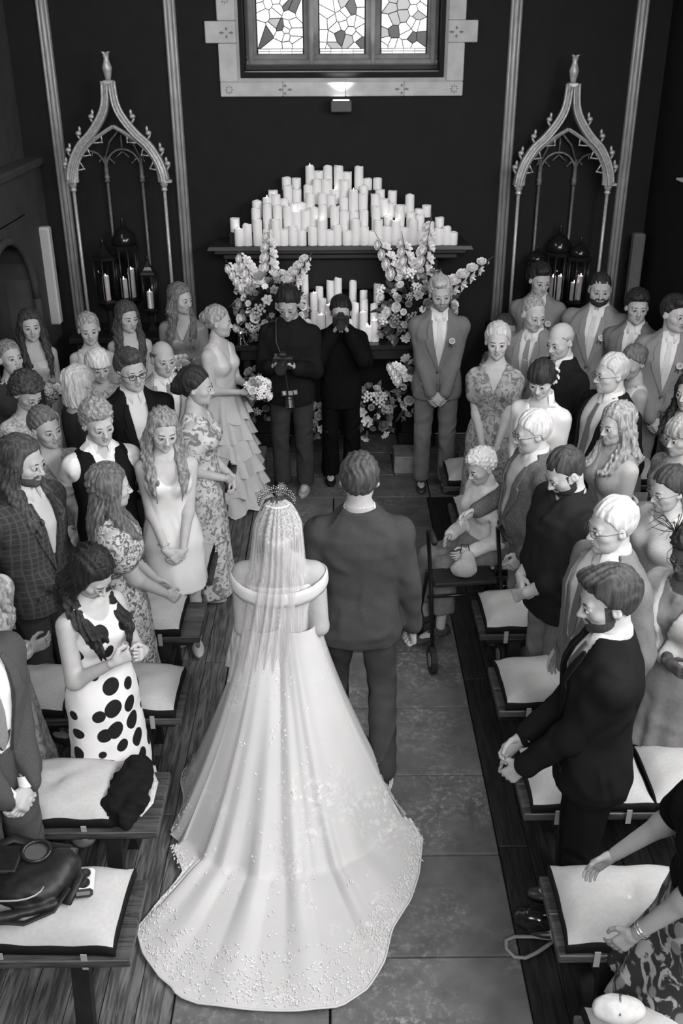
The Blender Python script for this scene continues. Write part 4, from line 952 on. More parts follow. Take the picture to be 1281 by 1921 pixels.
for t, L_ in TI:
    y = MF+.075+t*SD
    xs_ = [aty(380+q[0]/2.463, 460, y)[0] for q in L_]
    if t: MB().bbox(min(xs_)-.04, max(xs_)+.04, y-Y-SD/2+.001, y-Y+SD/2-.001, .0, t*SH, .003).build('step', M_black, st)
    for i, (zx, zt) in enumerate(L_):
        p_ = aty(380+zx/2.463, 290+zt/2.463, y); h = max(.07, p_[2]-MZ-t*SH)
        candle(p_[0], y, MZ+t*SH+.001, .0405 if i % 5 else .043, h, lab[t], grp[t], lit=(i*7+t) % 9 == 0)
# dark altar table before the hearth with its candles
AT = 8.28; tz = aty(700, 648, AT)[2]; tx0 = aty(440, 650, AT)[0]; tx1 = aty(815, 650, AT)[0]
tb = empty('altar_table', 'long black table before the fireplace holding flowers and candles', 'table', (0, 0, 0))
MB().bbox(tx0, tx1, AT, 8.78, tz-.045, tz, .006).build('table_top', mat('polished_black_wood', .02, .25, .5, var=.3), tb)
MB().bbox(tx0+.04, tx1-.04, AT+.04, 8.74, tz-.14, tz-.045, .006).build('apron', M_black, tb)
for sx in (tx0+.06, tx1-.13):
    for sy in (AT+.06, 8.65): MB().bbox(sx, sx+.07, sy, sy+.07, 0, tz-.14, .008).build('leg', M_black, tb)
low = [(571, 516, 2), (599, 538, 2), (619, 527, 3), (634, 522, 3), (662, 527, 3), (682, 545, 2), (588, 549, 1), (605, 561, 1), (618, 571, 0), (666, 568, 1), (683, 563, 1), (702, 570, 1), (590, 585, 0), (603, 590, 0), (681, 585, 0), (702, 600, 0), (690, 612, 0), (704, 622, 0), (708, 533, 3), (648, 590, 1), (632, 560, 2), (655, 600, 0), (577, 600, 0)]
rs = empty('candle_riser', 'low black stepped stand under the candles on the altar table', 'stand', (0, 0, tz))
cx0, cx1 = aty(565, 600, 8.6)[0], aty(712, 600, 8.6)[0]
for t in (1, 2, 3): MB().bbox(cx0, cx1, 8.36+t*.095, 8.36+(t+1)*.095-.002, 0, t*.085, .003).build('step', M_black, rs)
for i, (x, yt, t) in enumerate(low):
    y = 8.36+(t+.5)*.095; p_ = aty(x, yt, y); candle(p_[0], y-.0, tz+t*.085+.001, .034, max(.08, p_[2]-tz-t*.085), ['ivory pillar candle standing low on the altar table', 'ivory pillar candle on the first step behind the photographers', 'ivory pillar candle on the second step behind the photographers', 'ivory pillar candle on the highest step behind the photographers'][t], ['low candles on the altar table', 'first step candles on the altar table', 'second step candles on the altar table', 'highest step candles on the altar table'][t], lit=i in (0, 6, 8, 13, 14, 15, 16))
# ---------------------------------------------------------------- gothic canopies and lanterns
def ogee(w, h):   # right half from spring to tip, x from w to 0
    K = [(1, 0), (.985, .07), (.95, .14), (.90, .21), (.83, .28), (.68, .39), (.48, .48), (.30, .585), (.15, .70), (.07, .82), (.045, 1)]
    P = []
    for t in np.linspace(0, len(K)-1, 25):
        i = min(int(t), len(K)-2); u = t-i; p0 = np.array(K[max(i-1, 0)]); p1 = np.array(K[i]); p2 = np.array(K[i+1]); p3 = np.array(K[min(i+2, len(K)-1)])
        q = .5*((2*p1)+(p2-p0)*u+(2*p0-5*p1+4*p2-p3)*u*u+(3*p1-p0-3*p2+p3)*u**3); P.append((w*q[0], h*q[1]))
    return P
def canopy(cx, label, spring, tip, top, zb, px):
    c = empty('gothic_canopy', label, 'canopy', (cx, 8.86, 0))
    w = px; h = tip-spring
    for s_ in (-1, 1):
        P = [(s_*(x+.008), 0, spring+z) for x, z in ogee(w, h)]
        b = MB(); b.sweep(P, lambda t: (.040-.016*t, .045)); b.build('arch_rib', M_gold, c, False)
        b = MB(); b.tube([(p[0]-s_*.016, -.042, p[2]-.008) for p in P], .010, 6); b.build('roll_moulding', M_gold, c, True)
        b = MB(); b.tube([(p[0]+s_*.026, -.032, p[2]+.014) for p in P], .012, 6); b.build('outer_moulding', M_gold, c, True)
        # inner arch with cusps
        I = [(s_*(w-.035)*(1-t**2.1), .01, spring+h*.57*t**.85) for t in np.linspace(0, 1, 13)]
        b = MB(); b.sweep(I, (.014, .022)); b.build('inner_arch', M_gold, c)
        for q in (3, 6, 9):
            p = np.array(I[q]); d = np.array((-s_*.055, 0, -.028)); b = MB(); t0 = np.array(I[q-1]); t1 = np.array(I[q+1]); b.tube([t0, (t0+p)/2+d*.55, p+d], [.008, .007, .005], 5); b.tube([t1, (t1+p)/2+d*.55, p+d], [.008, .007, .005], 5); b.ball(p+d, .009, 6, 5); b.build('cusp', M_gold, c, True)
        for q in (4, 9, 13, 17):   # crockets
            p = np.array(P[q])+np.array((s_*.040, 0, .008)); b = MB(); b.tube([p, p+(s_*.02, 0, .03), p+(s_*.008, 0, .062)], [.012, .010, .006], 6); b.ball(p+(s_*.012, -.004, .052), (.026, .024, .021), 8, 6); b.ball(p+(s_*.000, 0, .084), (.013, .012, .024), 6, 5); b.ball(p+(s_*.022, 0, .036), (.010, .012, .010), 6, 4); b.build('crocket', M_gold, c, True)
        x = s_*w; b = MB(); b.lathe([(.020, 0), (.028, .012), (.022, .03), (.030, .048), (.034, .06), (.026, .075)], (x, 0, spring-.075), 10); b.bbox(x-.03+s_*.015, x+.03+s_*.04, -.03, .03, spring-.005, spring+.02, .004); b.build('capital', M_gold, c, False)
        b = MB(); b.tube([(x, 0, zb), (x, 0, spring-.07)], .0145, 10); b.lathe([(.022, 0), (.028, .01), (.02, .03), (.026, .05), (.018, .08)], (x, 0, zb), 10); b.build('post', M_gold, c, True)
        xr = s_*.155; zr = spring+.02; yr = .29
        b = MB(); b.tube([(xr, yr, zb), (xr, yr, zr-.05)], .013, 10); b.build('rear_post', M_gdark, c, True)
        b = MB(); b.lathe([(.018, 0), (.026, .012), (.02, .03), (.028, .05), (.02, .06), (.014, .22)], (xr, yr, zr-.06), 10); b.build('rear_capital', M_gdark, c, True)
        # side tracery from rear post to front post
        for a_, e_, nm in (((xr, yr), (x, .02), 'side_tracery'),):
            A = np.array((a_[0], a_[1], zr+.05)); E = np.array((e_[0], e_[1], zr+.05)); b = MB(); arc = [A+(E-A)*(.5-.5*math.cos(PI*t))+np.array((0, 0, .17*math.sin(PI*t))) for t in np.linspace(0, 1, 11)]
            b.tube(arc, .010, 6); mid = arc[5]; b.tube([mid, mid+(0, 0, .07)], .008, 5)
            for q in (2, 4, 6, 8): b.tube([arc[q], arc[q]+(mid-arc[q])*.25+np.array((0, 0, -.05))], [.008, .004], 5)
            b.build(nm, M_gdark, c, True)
    A = np.array((-.155, .29, spring+.07)); E = np.array((.155, .29, spring+.07)); b = MB(); arc = [A+(E-A)*(.5-.5*math.cos(PI*t))+np.array((0, 0, .17*math.sin(PI*t))) for t in np.linspace(0, 1, 11)]
    b.tube(arc, .011, 6); b.tube([arc[5], arc[5]+(0, 0, .12)], .009, 5)
    for q in (2, 8): s2 = 1 if q == 2 else -1; b.tube([arc[q], arc[q]+np.array((s2*.045, 0, -.045))], [.010, .004], 5); b.ball(arc[q]+np.array((s2*.045, 0, -.045)), .010, 6, 4)
    for s_ in (-1, 1): b.tube([(s_*.155, .29, spring+.16), (s_*.10, .27, spring+.30), (0, .22, spring+.40)], .010, 6); b.tube([(0, .29, spring+.22), (s_*.06, .28, spring+.17)], [.008, .005], 5)
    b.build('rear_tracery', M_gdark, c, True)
    # finial
    b = MB(); b.bbox(-.042, .042, -.035, .035, tip-.02, tip+.02, .006); b.build('finial_base', M_gold, c)
    H_ = top-tip; b = MB(); b.lathe([(.022, 0), (.027, .10*H_), (.036, .28*H_), (.042, .40*H_), (.028, .58*H_), (.021, .70*H_), (.027, .82*H_)], (0, 0, tip+.02), 10)
    for a in range(4): an = a*PI/2+PI/4; b.tube([(0, 0, tip+.02+.78*H_), (.022*math.cos(an), .022*math.sin(an), tip+.02+.88*H_), (.038*math.cos(an), .038*math.sin(an), top)], [.012, .012, .004], 6)
    b.build('finial', M_gold, c, True)
    return c
cl_ = aty(222, 342, 8.86); cr_ = aty(1057, 348, 8.86)
canopy(cl_[0], 'gilded gothic arch canopy on slender posts, left of the mantel', cl_[2], aty(206, 155, 8.86)[2], aty(203, 97, 8.86)[2], 1.16, (aty(308, 342, 8.86)[0]-aty(137, 342, 8.86)[0])/2)
canopy(cr_[0], 'gilded gothic arch canopy on slender posts, right of the mantel', cr_[2], aty(1076, 160, 8.86)[2], aty(1082, 103, 8.86)[2], 1.16, (aty(1140, 348, 8.86)[0]-aty(973, 348, 8.86)[0])/2)
for cx, nm in ((cl_[0], 'left'), (cr_[0], 'right')):
    s_ = empty('plinth', 'black plinth under the %s gothic canopy and its lanterns' % nm, 'plinth', (cx, 8.9, 0))
    MB().bbox(-.55, .55, -.25, .296, 1.10, 1.15, .008).build('plinth_top', M_black, s_); MB().bbox(-.50, .50, -.20, .296, .10, 1.10, .01).build('plinth_body', M_black, s_); MB().bbox(-.53, .53, -.23, .296, 0, .10, .01).build('plinth_base', M_black, s_)
M_glass = mat('lantern_glass', .9, .05, .5, trans=1.0, var=0)
def lantern(px, pyb, pyt, r, label, nsid, dome, y=8.92):
    p0 = aty(px, pyb, y); p1 = aty(px, pyt, y); zb = 1.151; Ht = p1[2]-zb; L = empty('lantern', label, 'lantern', (p0[0], y, zb)); n = nsid
    bh = .44*Ht; ped = max(.03, p0[2]-zb-.03)
    b = MB(); b.lathe([(r*.8, 0), (r*.8, .02), (r*.35, .04), (r*.3, ped*.7), (r*.9, ped-.01), (r*1.0, ped), (r*1.0, ped+.02)], n=n, ph=PI/n); b.build('base', M_iron, L)
    body0 = ped+.02; body1 = body0+bh
    for i in range(n):
        a = 2*PI*(i+.5)/n; b = MB(); b.tube([(r*.92*math.cos(a), r*.92*math.sin(a), body0), (r*1.0*math.cos(a), r*1.0*math.sin(a), body1)], .007, 6); b.build('frame_bar', M_iron, L, True)
        a2 = a+2*PI/n; q = .97; v = [(r*.92*q*math.cos(a), r*.92*q*math.sin(a), body0), (r*.92*q*math.cos(a2), r*.92*q*math.sin(a2), body0), (r*q*math.cos(a2), r*q*math.sin(a2), body1), (r*q*math.cos(a), r*q*math.sin(a), body1)]
        v += [(x*.97, y_*.97, z) for x, y_, z in v]; MB().add(v, [(0, 1, 2, 3), (7, 6, 5, 4), (0, 4, 5, 1), (1, 5, 6, 2), (2, 6, 7, 3), (3, 7, 4, 0)]).build('pane', M_glass, L)
    top = Ht-body1
    rim = MB(); rim.lathe([(r*1.0, 0), (r*1.18, .006), (r*1.2, .022), (r*1.05, .034)], (0, 0, body1-.006), n, PI/n); rim.build('rim', M_iron, L)
    if dome: pr = [(r*1.0, 0), (r*1.05, top*.12), (r*.98, top*.26), (r*.78, top*.40), (r*.45, top*.52), (r*.16, top*.60)]
    else: pr = [(r*1.1, 0), (r*.75, top*.13), (r*.50, top*.28), (r*.32, top*.45), (r*.15, top*.60)]
    b = MB(); b.lathe(pr, (0, 0, body1+.026), n, PI/n); b.build('roof', mat('polished_iron', .03, .18, .6, metal=.7, var=.1), L, dome)
    b = MB(); b.lathe([(r*.10, 0), (r*.22, top*.05), (r*.10, top*.12), (r*.20, top*.18), (r*.08, top*.26), (.004, top*.37)], (0, 0, body1+.02+top*.60), 10); b.build('finial', M_iron, L, True)
    return p0[0], y, zb+body0+.001, bh
la = [lantern(203, 560, 448, .105, 'wide roofed black lantern with one candle, leftmost under the left canopy', 6, False), lantern(243, 555, 405, .105, 'tall domed black lantern with two candles in the left canopy', 8, True, 9.02), lantern(284, 575, 480, .075, 'small square black lantern, rightmost under the left canopy', 4, False),
      lantern(1000, 560, 462, .085, 'small black lantern behind the young groomsman, left one of three', 6, True), lantern(1040, 560, 418, .105, 'tall domed black lantern, middle one under the right canopy', 8, True, 9.02), lantern(1079, 560, 443, .095, 'domed black lantern with candles, right one under the right canopy', 8, True)]
cd = [[(-.0, .22)], [(-.035, .17), (.035, .26)], [(.0, .15)], [(0, .15)], [(-.035, .22), (.04, .22)], [(-.03, .16), (.03, .22)]]
gl_ = ['ivory candle inside the leftmost lantern of the left canopy', 'ivory candle inside the tall domed lantern, left canopy', 'short ivory candle inside the small square lantern', 'ivory candle inside the lantern behind the young groomsman', 'ivory candle inside the tall middle lantern, right canopy', 'ivory candle inside the right lantern of the right canopy']
for (x, y, z, bh), cs, lb in zip(la, cd, gl_):
    for dx, h in cs: candle(x+dx, y-.02+.02*(dx > 0), z, .030, min(h, bh*.8), lb, 'candles inside lantern' if len(cs) > 1 else None, lit=True)
# white column speakers on the back wall corners
for (a, c, lb) in (((82, 425), (108, 607), 'slim white column speaker on the wall by the left bridesmaids'), ((1199, 437), (1172, 575), 'slim pale column speaker on the wall behind the groomsmen')):
    yy = 8.95; A = aty(*a, yy); Cc = aty(*c, yy); o = empty('column_speaker', lb, 'speaker', (A[0], yy, Cc[2])); hh = A[2]-Cc[2]
    wm = mat('lit_shaded_speaker_shell', .50 if a[0] < 500 else .12, .6, .3, var=.04)  # right speaker's white shell and grille darkened, shade put into the colour
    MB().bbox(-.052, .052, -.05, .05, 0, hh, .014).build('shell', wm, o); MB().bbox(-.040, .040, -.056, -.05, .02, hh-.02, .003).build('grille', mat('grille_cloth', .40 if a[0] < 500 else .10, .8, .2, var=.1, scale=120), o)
    MB().bbox(-.02, .02, .05, .25, hh*.5-.03, hh*.5+.03, .004).build('bracket', M_iron, o)
# pale bracket shelf jutting from the right wall
ps = aty(1275, 345, 8.0); e = empty('wall_light', 'small white uplight bowl on the right wall, high at the picture edge', 'lamp', (ROOM['x1'], 8.0, ps[2])); b = MB(); b.prism([(0, .0), (-.14, .02), (-.14, .035), (0, .035)], -.09, .09); b.prism([(-.001, -.06), (-.03, -.06), (-.06, .0), (-.001, .0)], -.05, .05); b.build('shade', mat('white_lamp_shade', .7, .5, var=.02), e)
# ---------------------------------------------------------------- flower arrangements
def arrangement(label, c, rx, rz, spikes, n=60, white=.62, vase=True, name='flower_arrangement', down=False, seed=1):
    random.seed(seed)
    e = empty(name, label, 'flowers', tuple(map(float, c)))
    if vase: b = MB(); b.lathe([(.07, -rz*.98), (.10, -rz*.9), (.12, -rz*.7), (.09, -rz*.45), (.10, -rz*.35)], n=14); b.build('vase', M_black, e, True)
    for i in range(n):
        t = i*2.399; u_ = 1-1.75*(i+.5)/n; rr = math.sqrt(max(0, 1-u_*u_)); jt = .72+.38*random.random()
        d = np.array((rr*math.cos(t), rr*math.sin(t)*.75, u_)); p_ = d*np.array((rx, rx*.8, rz))*jt
        if d[1] > .45: continue
        bloom_obj('bloom', random.choice(['rose', 'rose', 'rose', 'daisy', 'cluster', 'lily']), e, p_, random.uniform(.030, .062), d+np.array((0, -.5, .2)), random.choice([white, white, white*.8, white*.55, white*.3]))
    for i in range(int(n*.9)):
        t = i*1.7; u_ = random.uniform(-.8, .9); rr = math.sqrt(1-u_*u_); d = np.array((rr*math.cos(t), rr*math.sin(t)*.7, u_)); leaf_obj(d*np.array((rx, rx*.8, rz))*random.uniform(.6, .95), random.uniform(.07, .13), d+np.array((0, -.2, -.2)), e)
    for (dx, dy, dz, L) in spikes:
        d = nrm((dx, dy, dz)); base = d*min(rx, rz)*.6; g = empty_part('gladiolus_stem', e); b = MB(); b.tube([base, base+d*L*.5+(0, 0, .01), base+d*L], [.006, .005, .002], 6); b.build('stalk', mat('stem', .1, .6, var=.2), g, True)
        for q in range(9):
            t = .25+.70*q/9; p_ = base+d*L*t; sd = nrm(np.cross(d, (0, 1, .1)))*(1 if q % 2 else -1)+np.array((0, -.6, 0)); r_q = .034+.045*(1-t); bloom_obj('bloom', ('lily', 'rose')[q % 2], g, p_+sd*r_q*.3, r_q*(1.2 if t < .8 else .45), sd+d*.7, .80)
    return e
def at3(x, y, Y_): return aty(x, y, Y_)
arrangement('large left flower arrangement with gladioli on the altar table', at3(507, 585, 8.38), .30, .34, [(-.45, -.1, 1, .42), (-.75, -.1, .95, .40), (.02, 0, 1, .56), (.65, -.1, .9, .46)], 105, .82, seed=3)
arrangement('large right flower arrangement with gladioli behind the groom', at3(782, 585, 8.38), .33, .36, [(-.55, 0, 1, .58), (-.22, 0, 1, .50), (.12, 0, 1, .64), (1.1, -.1, .85, .60)], 125, .82, seed=4)
arrangement('dim trailing flowers on the floor behind the standing photographer', at3(492, 745, 8.10), .15, .28, [], 34, .35, False, seed=5)
arrangement('small floor flowers in the hearth between both photographers', at3(606, 790, 8.15), .08, .20, [], 22, .30, False, seed=6)
arrangement('floor flowers in the dark hearth, right of the black photographer', at3(700, 775, 8.15), .16, .26, [], 42, .50, False, seed=7)
arrangement('floor flowers beside the groom with one gladiolus spike', at3(778, 735, 8.16), .14, .34, [(-.7, -.2, .9, .30)], 44, .50, False, seed=8)
for x, y, lb in ((470, 850, 'pale stone block on the floor behind the ruffled bridesmaid'), (768, 850, 'pale stone block on the floor behind the groom')):
    p_ = atz(x, 868, 0); o = MB().bbox(-.16, .16, 0, .3, 0, .17, .01).build('stone_block', mat('pale_block', .22, .8, .2, var=.2)); o.location = (p_[0], 8.18, 0.003); tag(o, lb, 'block')
# small glass tealight holder by the left arrangement
p_ = at3(452, 645, 8.33); o = empty('candle_jar', 'clear glass candle jar at the left end of the altar table', 'jar', (p_[0], 8.33, tz+.001)); b = MB(); b.lathe([(.045, 0), (.05, .005), (.05, .11), (.046, .11), (.046, .008), (.001, .008)], n=16); b.build('glass', M_glass, o, True)
candle(p_[0], 8.33, tz+.011, .032, .07, 'short candle in the glass jar at the table end', None, True)
# ---------------------------------------------------------------- benches and cushions
def bench(label, x0, x1, yc, seat_m=None):
    e = empty('bench', label, 'bench', ((x0+x1)/2, yc, 0)); h = (x1-x0)/2
    for q in range(2):
        MB().bbox(-h, h, -.20+q*.201, -.001+q*.201, .405, .445, .004).build('seat_board', seat_m or M_bench, e)
    MB().bbox(-h+.05, h-.05, -.14, -.115, .345, .404, .003).build('rail', M_benchleg, e); MB().bbox(-h+.05, h-.05, .115, .14, .345, .404, .003).build('rail', M_benchleg, e)
    for s_ in (-1, 1):
        xx = s_*(h-.22)
        for t in (-1, 1):
            b = MB(); b.add([(xx-.035+dx, t*.10+dy, .404) for dx in (0, .07) for dy in (-.025, .025)]+[(xx-.035+dx, t*.17+dy, 0.001) for dx in (0, .07) for dy in (-.025, .025)], [(0, 1, 3, 2), (4, 6, 7, 5), (0, 4, 5, 1), (2, 3, 7, 6), (0, 2, 6, 4), (1, 5, 7, 3)]); b.build('leg', M_benchleg, e)
        MB().bbox(xx-.02, xx+.02, -.15, .15, .14, .18, .003).build('stretcher', M_benchleg, e)
        b = MB(); b.tube([(xx-s_*.0, 0, .17), (xx-s_*.25, 0, .40)], .014, 6); b.build('brace', M_benchleg, e)
    return e
def cushion_meshes(w, d, h, seed):
    r = random.Random(seed); n, m = 18, 14; v = []; P = {}
    def hz(u, q):
        e = (1-abs(u)**3.2)*(1-abs(q)**3.2); e = max(e, 0)**.5; dimple = .30*math.exp(-((u*w/2)**2+(q*d/2)**2)/.0012); rad = math.exp(-((u)**2+(q)**2)*3); a = math.atan2(q*d, u*w); return h*(.42+.58*e-dimple*.9+.035*rad*math.sin(a*5+r_s))+.004*math.sin(u*9+r_s*2)*math.sin(q*8)+.006*math.sin(u*4+q*7+r_s)*(1-abs(u))
    r_s = r.random()*6
    f = []
    for j in range(m+1):
        for i in range(n+1):
            u = 2*i/n-1; q = 2*j/m-1; x = u*w/2*(1-.035*(1-abs(q))**1), 0; xx = u*w/2*(1-.04*(1-q*q)*0+.03*abs(q)**4-.015); yy = q*d/2*(.985+.03*abs(u)**4)
            v.append((xx, yy, hz(u, q)))
    f = [(j*(n+1)+i, j*(n+1)+i+1, (j+1)*(n+1)+i+1, (j+1)*(n+1)+i) for j in range(m) for i in range(n)]
    top = mesh('cushion_cover', v, f, M_linen, raw=True); top.polygons.foreach_set('use_smooth', [True]*len(top.polygons))
    ring = [i for i in range(n+1)]+[(j)*(n+1)+n for j in range(1, m+1)]+[m*(n+1)+i for i in range(n-1, -1, -1)]+[j*(n+1) for j in range(m-1, 0, -1)]
    vv = []
    for t, (o_, zz) in enumerate(((1.0, 1), (1.028, .9), (1.028, .15), (.98, 0))):
        for k in ring: x, y, z = v[k]; vv.append((x*o_, y*(1.0+(o_-1)*w/d), z*zz+ (.002 if t == 1 else 0)))
    R_ = len(ring); ff = [(t*R_+i, t*R_+(i+1) % R_, (t+1)*R_+(i+1) % R_, (t+1)*R_+i) for t in range(3) for i in range(R_)]+[tuple(range(3*R_, 4*R_))]
    gus = mesh('gusset', vv, ff, M_piping, raw=True)
    return top, gus
_CU = {}
def cushion(label, x, y, w=.54, rz=0, v=0, d=.385, h=.125, group=None):
    key = (w, v, d)
    if key not in _CU: _CU[key] = cushion_meshes(w, d, h, v)
    t, g = _CU[key]; e = empty('cushion', label, 'cushion', (x, y, .446), math.radians(rz), group)
    inst('cover', t, e); inst('gusset', g, e); b = MB(); b.ball((0, 0, h*.70), (.013, .013, .008), 8, 5); b.build('button', mat('button_cloth', .5, .5, .3, var=.05), e, True)
    for sx in (-1, 1): b = MB(); b.box(sx*w*.3-.012, sx*w*.3+.012, -d/2-.022, -d/2-.018, -.05, .03); b.build('strap', mat('pale_strap', .32, .7, var=.1), e)
    return e
BL = [2.83, 3.50, 4.30, 5.06, 5.72, 6.46, 7.21]; BR = [2.18, 2.83, 3.59, 4.34, 5.06, 5.74, 6.45, 7.14]
ordw = ['nearest the camera', 'second from the camera', 'third from the camera', 'fourth from the camera', 'fifth from the camera', 'sixth from the camera', 'seventh from the camera', 'farthest from the camera']
for i, y in enumerate(BL): bench('low dark wooden bench on the left, row '+ordw[i], -2.56, -.80, y)
for i, y in enumerate(BR): bench('low dark wooden bench on the right, row '+ordw[i], .85, 2.75, y)
for i, y in enumerate(BL):
    off = [0, -.16, .02, -.06, .03, 0, 0][i]
    for j in range(3):
        cushion('linen cushion on the left bench %s, %s' % (ordw[i], ('next to the aisle', 'in the middle', 'by the wall')[j]), -1.13-.565*j+off*(j == 0)+.0, y+(.02 if i < 2 else 0), .54, random.uniform(-2, 2), (i*3+j) % 5)
for i, y in enumerate(BR):
    for j in range(3):
        cushion('linen cushion on the right bench %s, %s' % (ordw[i], ('next to the aisle', 'in the middle', 'by the wall')[j]), 1.16+.565*j, y, .54, random.uniform(-2, 2), (i*3+j+2) % 5)
# ================================================================ the people
def FL(c, c2, fs=26, nm='floral_cloth'): return mat(nm, c, .7, .2, kind='floral', c2=c2, fs=fs, var=.1, folds=.035, fst=(1, 1, .35))
def SAT(c): return mat('satin', c, .38, .45, var=.03, scale=8, folds=.02, fst=(1, 1, .3))
def CL(c, nm='cloth'): return mat(nm, c, .85, .15 if c > .04 else .04, var=.1, scale=50, bump=.08, bd=.001, folds=.04)
GROOM = dict(sc=.62, tc=.50)
# ---- the wedding party at the altar
p = Person('groom in a mid grey suit smiling before the flowers, hands clasped', (.87, 7.94), 178, 1.86, 'm', head=(6, 10, 3), arms='low'); p.body(smile=True, beard=.20, browc=.2).hair('quiff', .42, .018); p.suit(.15, boutonniere=True, wc=.17, trc=.14, hem=.45, **GROOM)
p = Person('photographer in a black jumper and trainers looking down at his camera', (-.36, 7.90), 172, 1.80, 'm', 1.05, head=(0, 27, 0), arms=((-.10, .27, .665), (.10, .27, .665), 'grip', (((.55, .35, .6), (.85, .1, -.3)), ((-.55, .35, .6), (-.85, .1, -.3))))); p.body().hair('short', .02, .02); p.shirt(CL(.012, 'black_jumper'), .45, collar=False, off=.022, name='jumper'); p.trousers(CL(.035, 'denim'), .028); p.shoes(CL(.22, 'trainer_mesh'), sole=CL(.55, 'trainer_sole'))
PH1 = p
p = Person('photographer all in black holding a camera up to the face', (.06, 8.10), 180, 1.66, 'm', .95, head=(0, 8, 0), arms='face'); p.body(beard=.03).hair('short', .012, .018); p.shirt(CL(.006, 'black_top'), .42, collar=False, off=.028, name='tunic'); p.trousers(CL(.005, 'black_cloth'), .04); p.shoes(CL(.01, 'black_shoe'))
PH2 = p
def camera_obj(label, pos, d, s=1.):
    e = empty('camera', label, 'camera', tuple(map(float, pos))); e.rotation_euler = (Vector(tuple(map(float, d))).to_track_quat('Y', 'Z')).to_euler(); e.scale = (s, s, s)
    bm_ = mat('camera_black', .015, .35, .5, var=.1)
    MB().bbox(-.072, .072, -.03, .025, -.05, .045, .01).build('camera_body', bm_, e); MB().bbox(-.028, .028, -.025, .03, .045, .075, .01).build('viewfinder_hump', bm_, e)
    b = MB(); b.v = []; b.tube([(0, .025, -.004), (0, .05, -.004), (0, .055, -.004), (0, .115, -.004)], [.036, .036, .041, .041], 18); b.build('lens_barrel', bm_, e, False)
    b = MB(); b.tube([(0, .1151, -.004), (0, .117, -.004)], .034, 18); b.build('front_glass', mat('lens_glass', .03, .05, .8, var=0), e)
    b = MB(); b.tube([(0, .112, -.004), (0, .1165, -.004)], [.041, .041], 18, cap=False); b.build('lens_ring', mat('lens_ring', .25, .3, .5, metal=.5), e)
    b = MB(); b.lathe([(.012, 0), (.012, .012)], (.05, 0, .045), 12); b.build('dial', mat('dial', .08, .3, .5), e)
    return e
camera_obj('black camera held at chest height by the photographer in trainers', PH1.world((0, .31, 1.255)), PH1.world((0, 1, 1.10))-PH1.world((0, 0, 1.25)), 1.15)
camera_obj('black camera held up before the face of the black-clad photographer', PH2.world((0, .19, 1.50)), (0, -1, -.12), .95)
camera_obj('second black camera hanging at the hip of the photographer in trainers', PH1.world((-.02, .22, .96)), (.1, -.4, -1), 1.0)
b = MB(); b.tube([PH1.world(q) for q in ((-.02, .25, 1.0), (.02, .19, 1.2), (.08, .175, 1.38), (.10, .06, 1.515), (.09, -.06, 1.52), (.04, -.16, 1.35), (.0, -.18, 1.2))], [.014]*7, 6, flat=.3); tag(b.build('camera_strap', mat('strap_leather', .05, .5), None, True), 'dark camera strap crossing the chest of the photographer in trainers', 'strap')
# ---- bridesmaids
def maid(label, loc, rz, H, c, neck, hr, hc, head, arms='bouquet', skin=.46, smile=True, g=1., bq=None, sleeve=0, **k):
    p = Person(label, loc, rz, H, 'f', g, skin, head=head, arms=arms); p.body(smile=smile).hair(hr, hc); p.dress(SAT(c) if not k.get('m') else k['m'], neck, sleeve, .02, .30, 12, .05)
    if bq: bouquet(bq, p.world((0, .30, .635*H)), .095, p.world((0, .25, .5))-p.world((0, 0, 0)), 17)
    return p
maid('bridesmaid with long dark half-up hair holding flowers at far left', (-2.40, 7.65), 212, 1.68, .42, 'strapless', 'halfup', .05, (-8, 2, 0), bq='white bouquet held by the dark-haired bridesmaid at far left')
maid('bridesmaid with sleek blonde hair and a one-shoulder pale dress', (-1.93, 7.62), 188, 1.66, .45, 'scoop', 'bun', .26, (10, 6, 2), g=.97)
maid('bridesmaid with wavy dark hair under the lanterns looking sideways', (-1.68, 7.90), 195, 1.68, .46, 'v', 'long', .07, (22, 6, 0), smile=False, g=.97)
maid('tall bridesmaid with long brown hair and a taupe V-neck dress', (-1.28, 8.22), 180, 1.75, .20, 'v', 'long', .13, (52, 6, 0), sleeve=1.5, skin=.48, bq='pink-white bouquet held by the tall taupe-dressed bridesmaid')
# the tiered dress bridesmaid
p = Person('bridesmaid in a tiered ruffle dress with low bun, seen in profile', (-.92, 7.66), 238, 1.70, 'f', 1.0, .50, head=(28, 4, 0), arms=((-.10, .26, .61), (.08, .28, .62), 'grip')); p.body(smile=True).hair('bun', .28); p.dress(SAT(.50), 'v', 0, .44, .19, 10, .03, name='bodice')
tm_ = mat('ruffle_tulle', .47, .8, .15, var=.06, scale=10)
for q in range(6):
    z1 = .99-.155*q; z0 = max(.012, z1-.215); r0 = .165+.028*q; b = MB(); n = 72; v = []
    for t in (0, .3, .65, 1):
        for j in range(n):
            a = 2*PI*j/n; w_ = 1+t*(.10*math.sin(a*11+q*2)+.06*math.sin(a*19+q)); rr = (r0+.085*t)*w_; v.append((rr*math.cos(a), rr*.88*math.sin(a), z1+(z0-z1)*t+.012*t*math.sin(a*9+q*3)))
    b.add(v, [(i*n+j, i*n+(j+1) % n, (i+1)*n+(j+1) % n, (i+1)*n+j) for i in range(3) for j in range(n)]); b.build('ruffle_tier', tm_, p.root, True)
bouquet('pale bouquet held low by the bridesmaid in the ruffle dress', p.world((-.01, .34, 1.06)), .11, (.5, -.6, .6), 20)
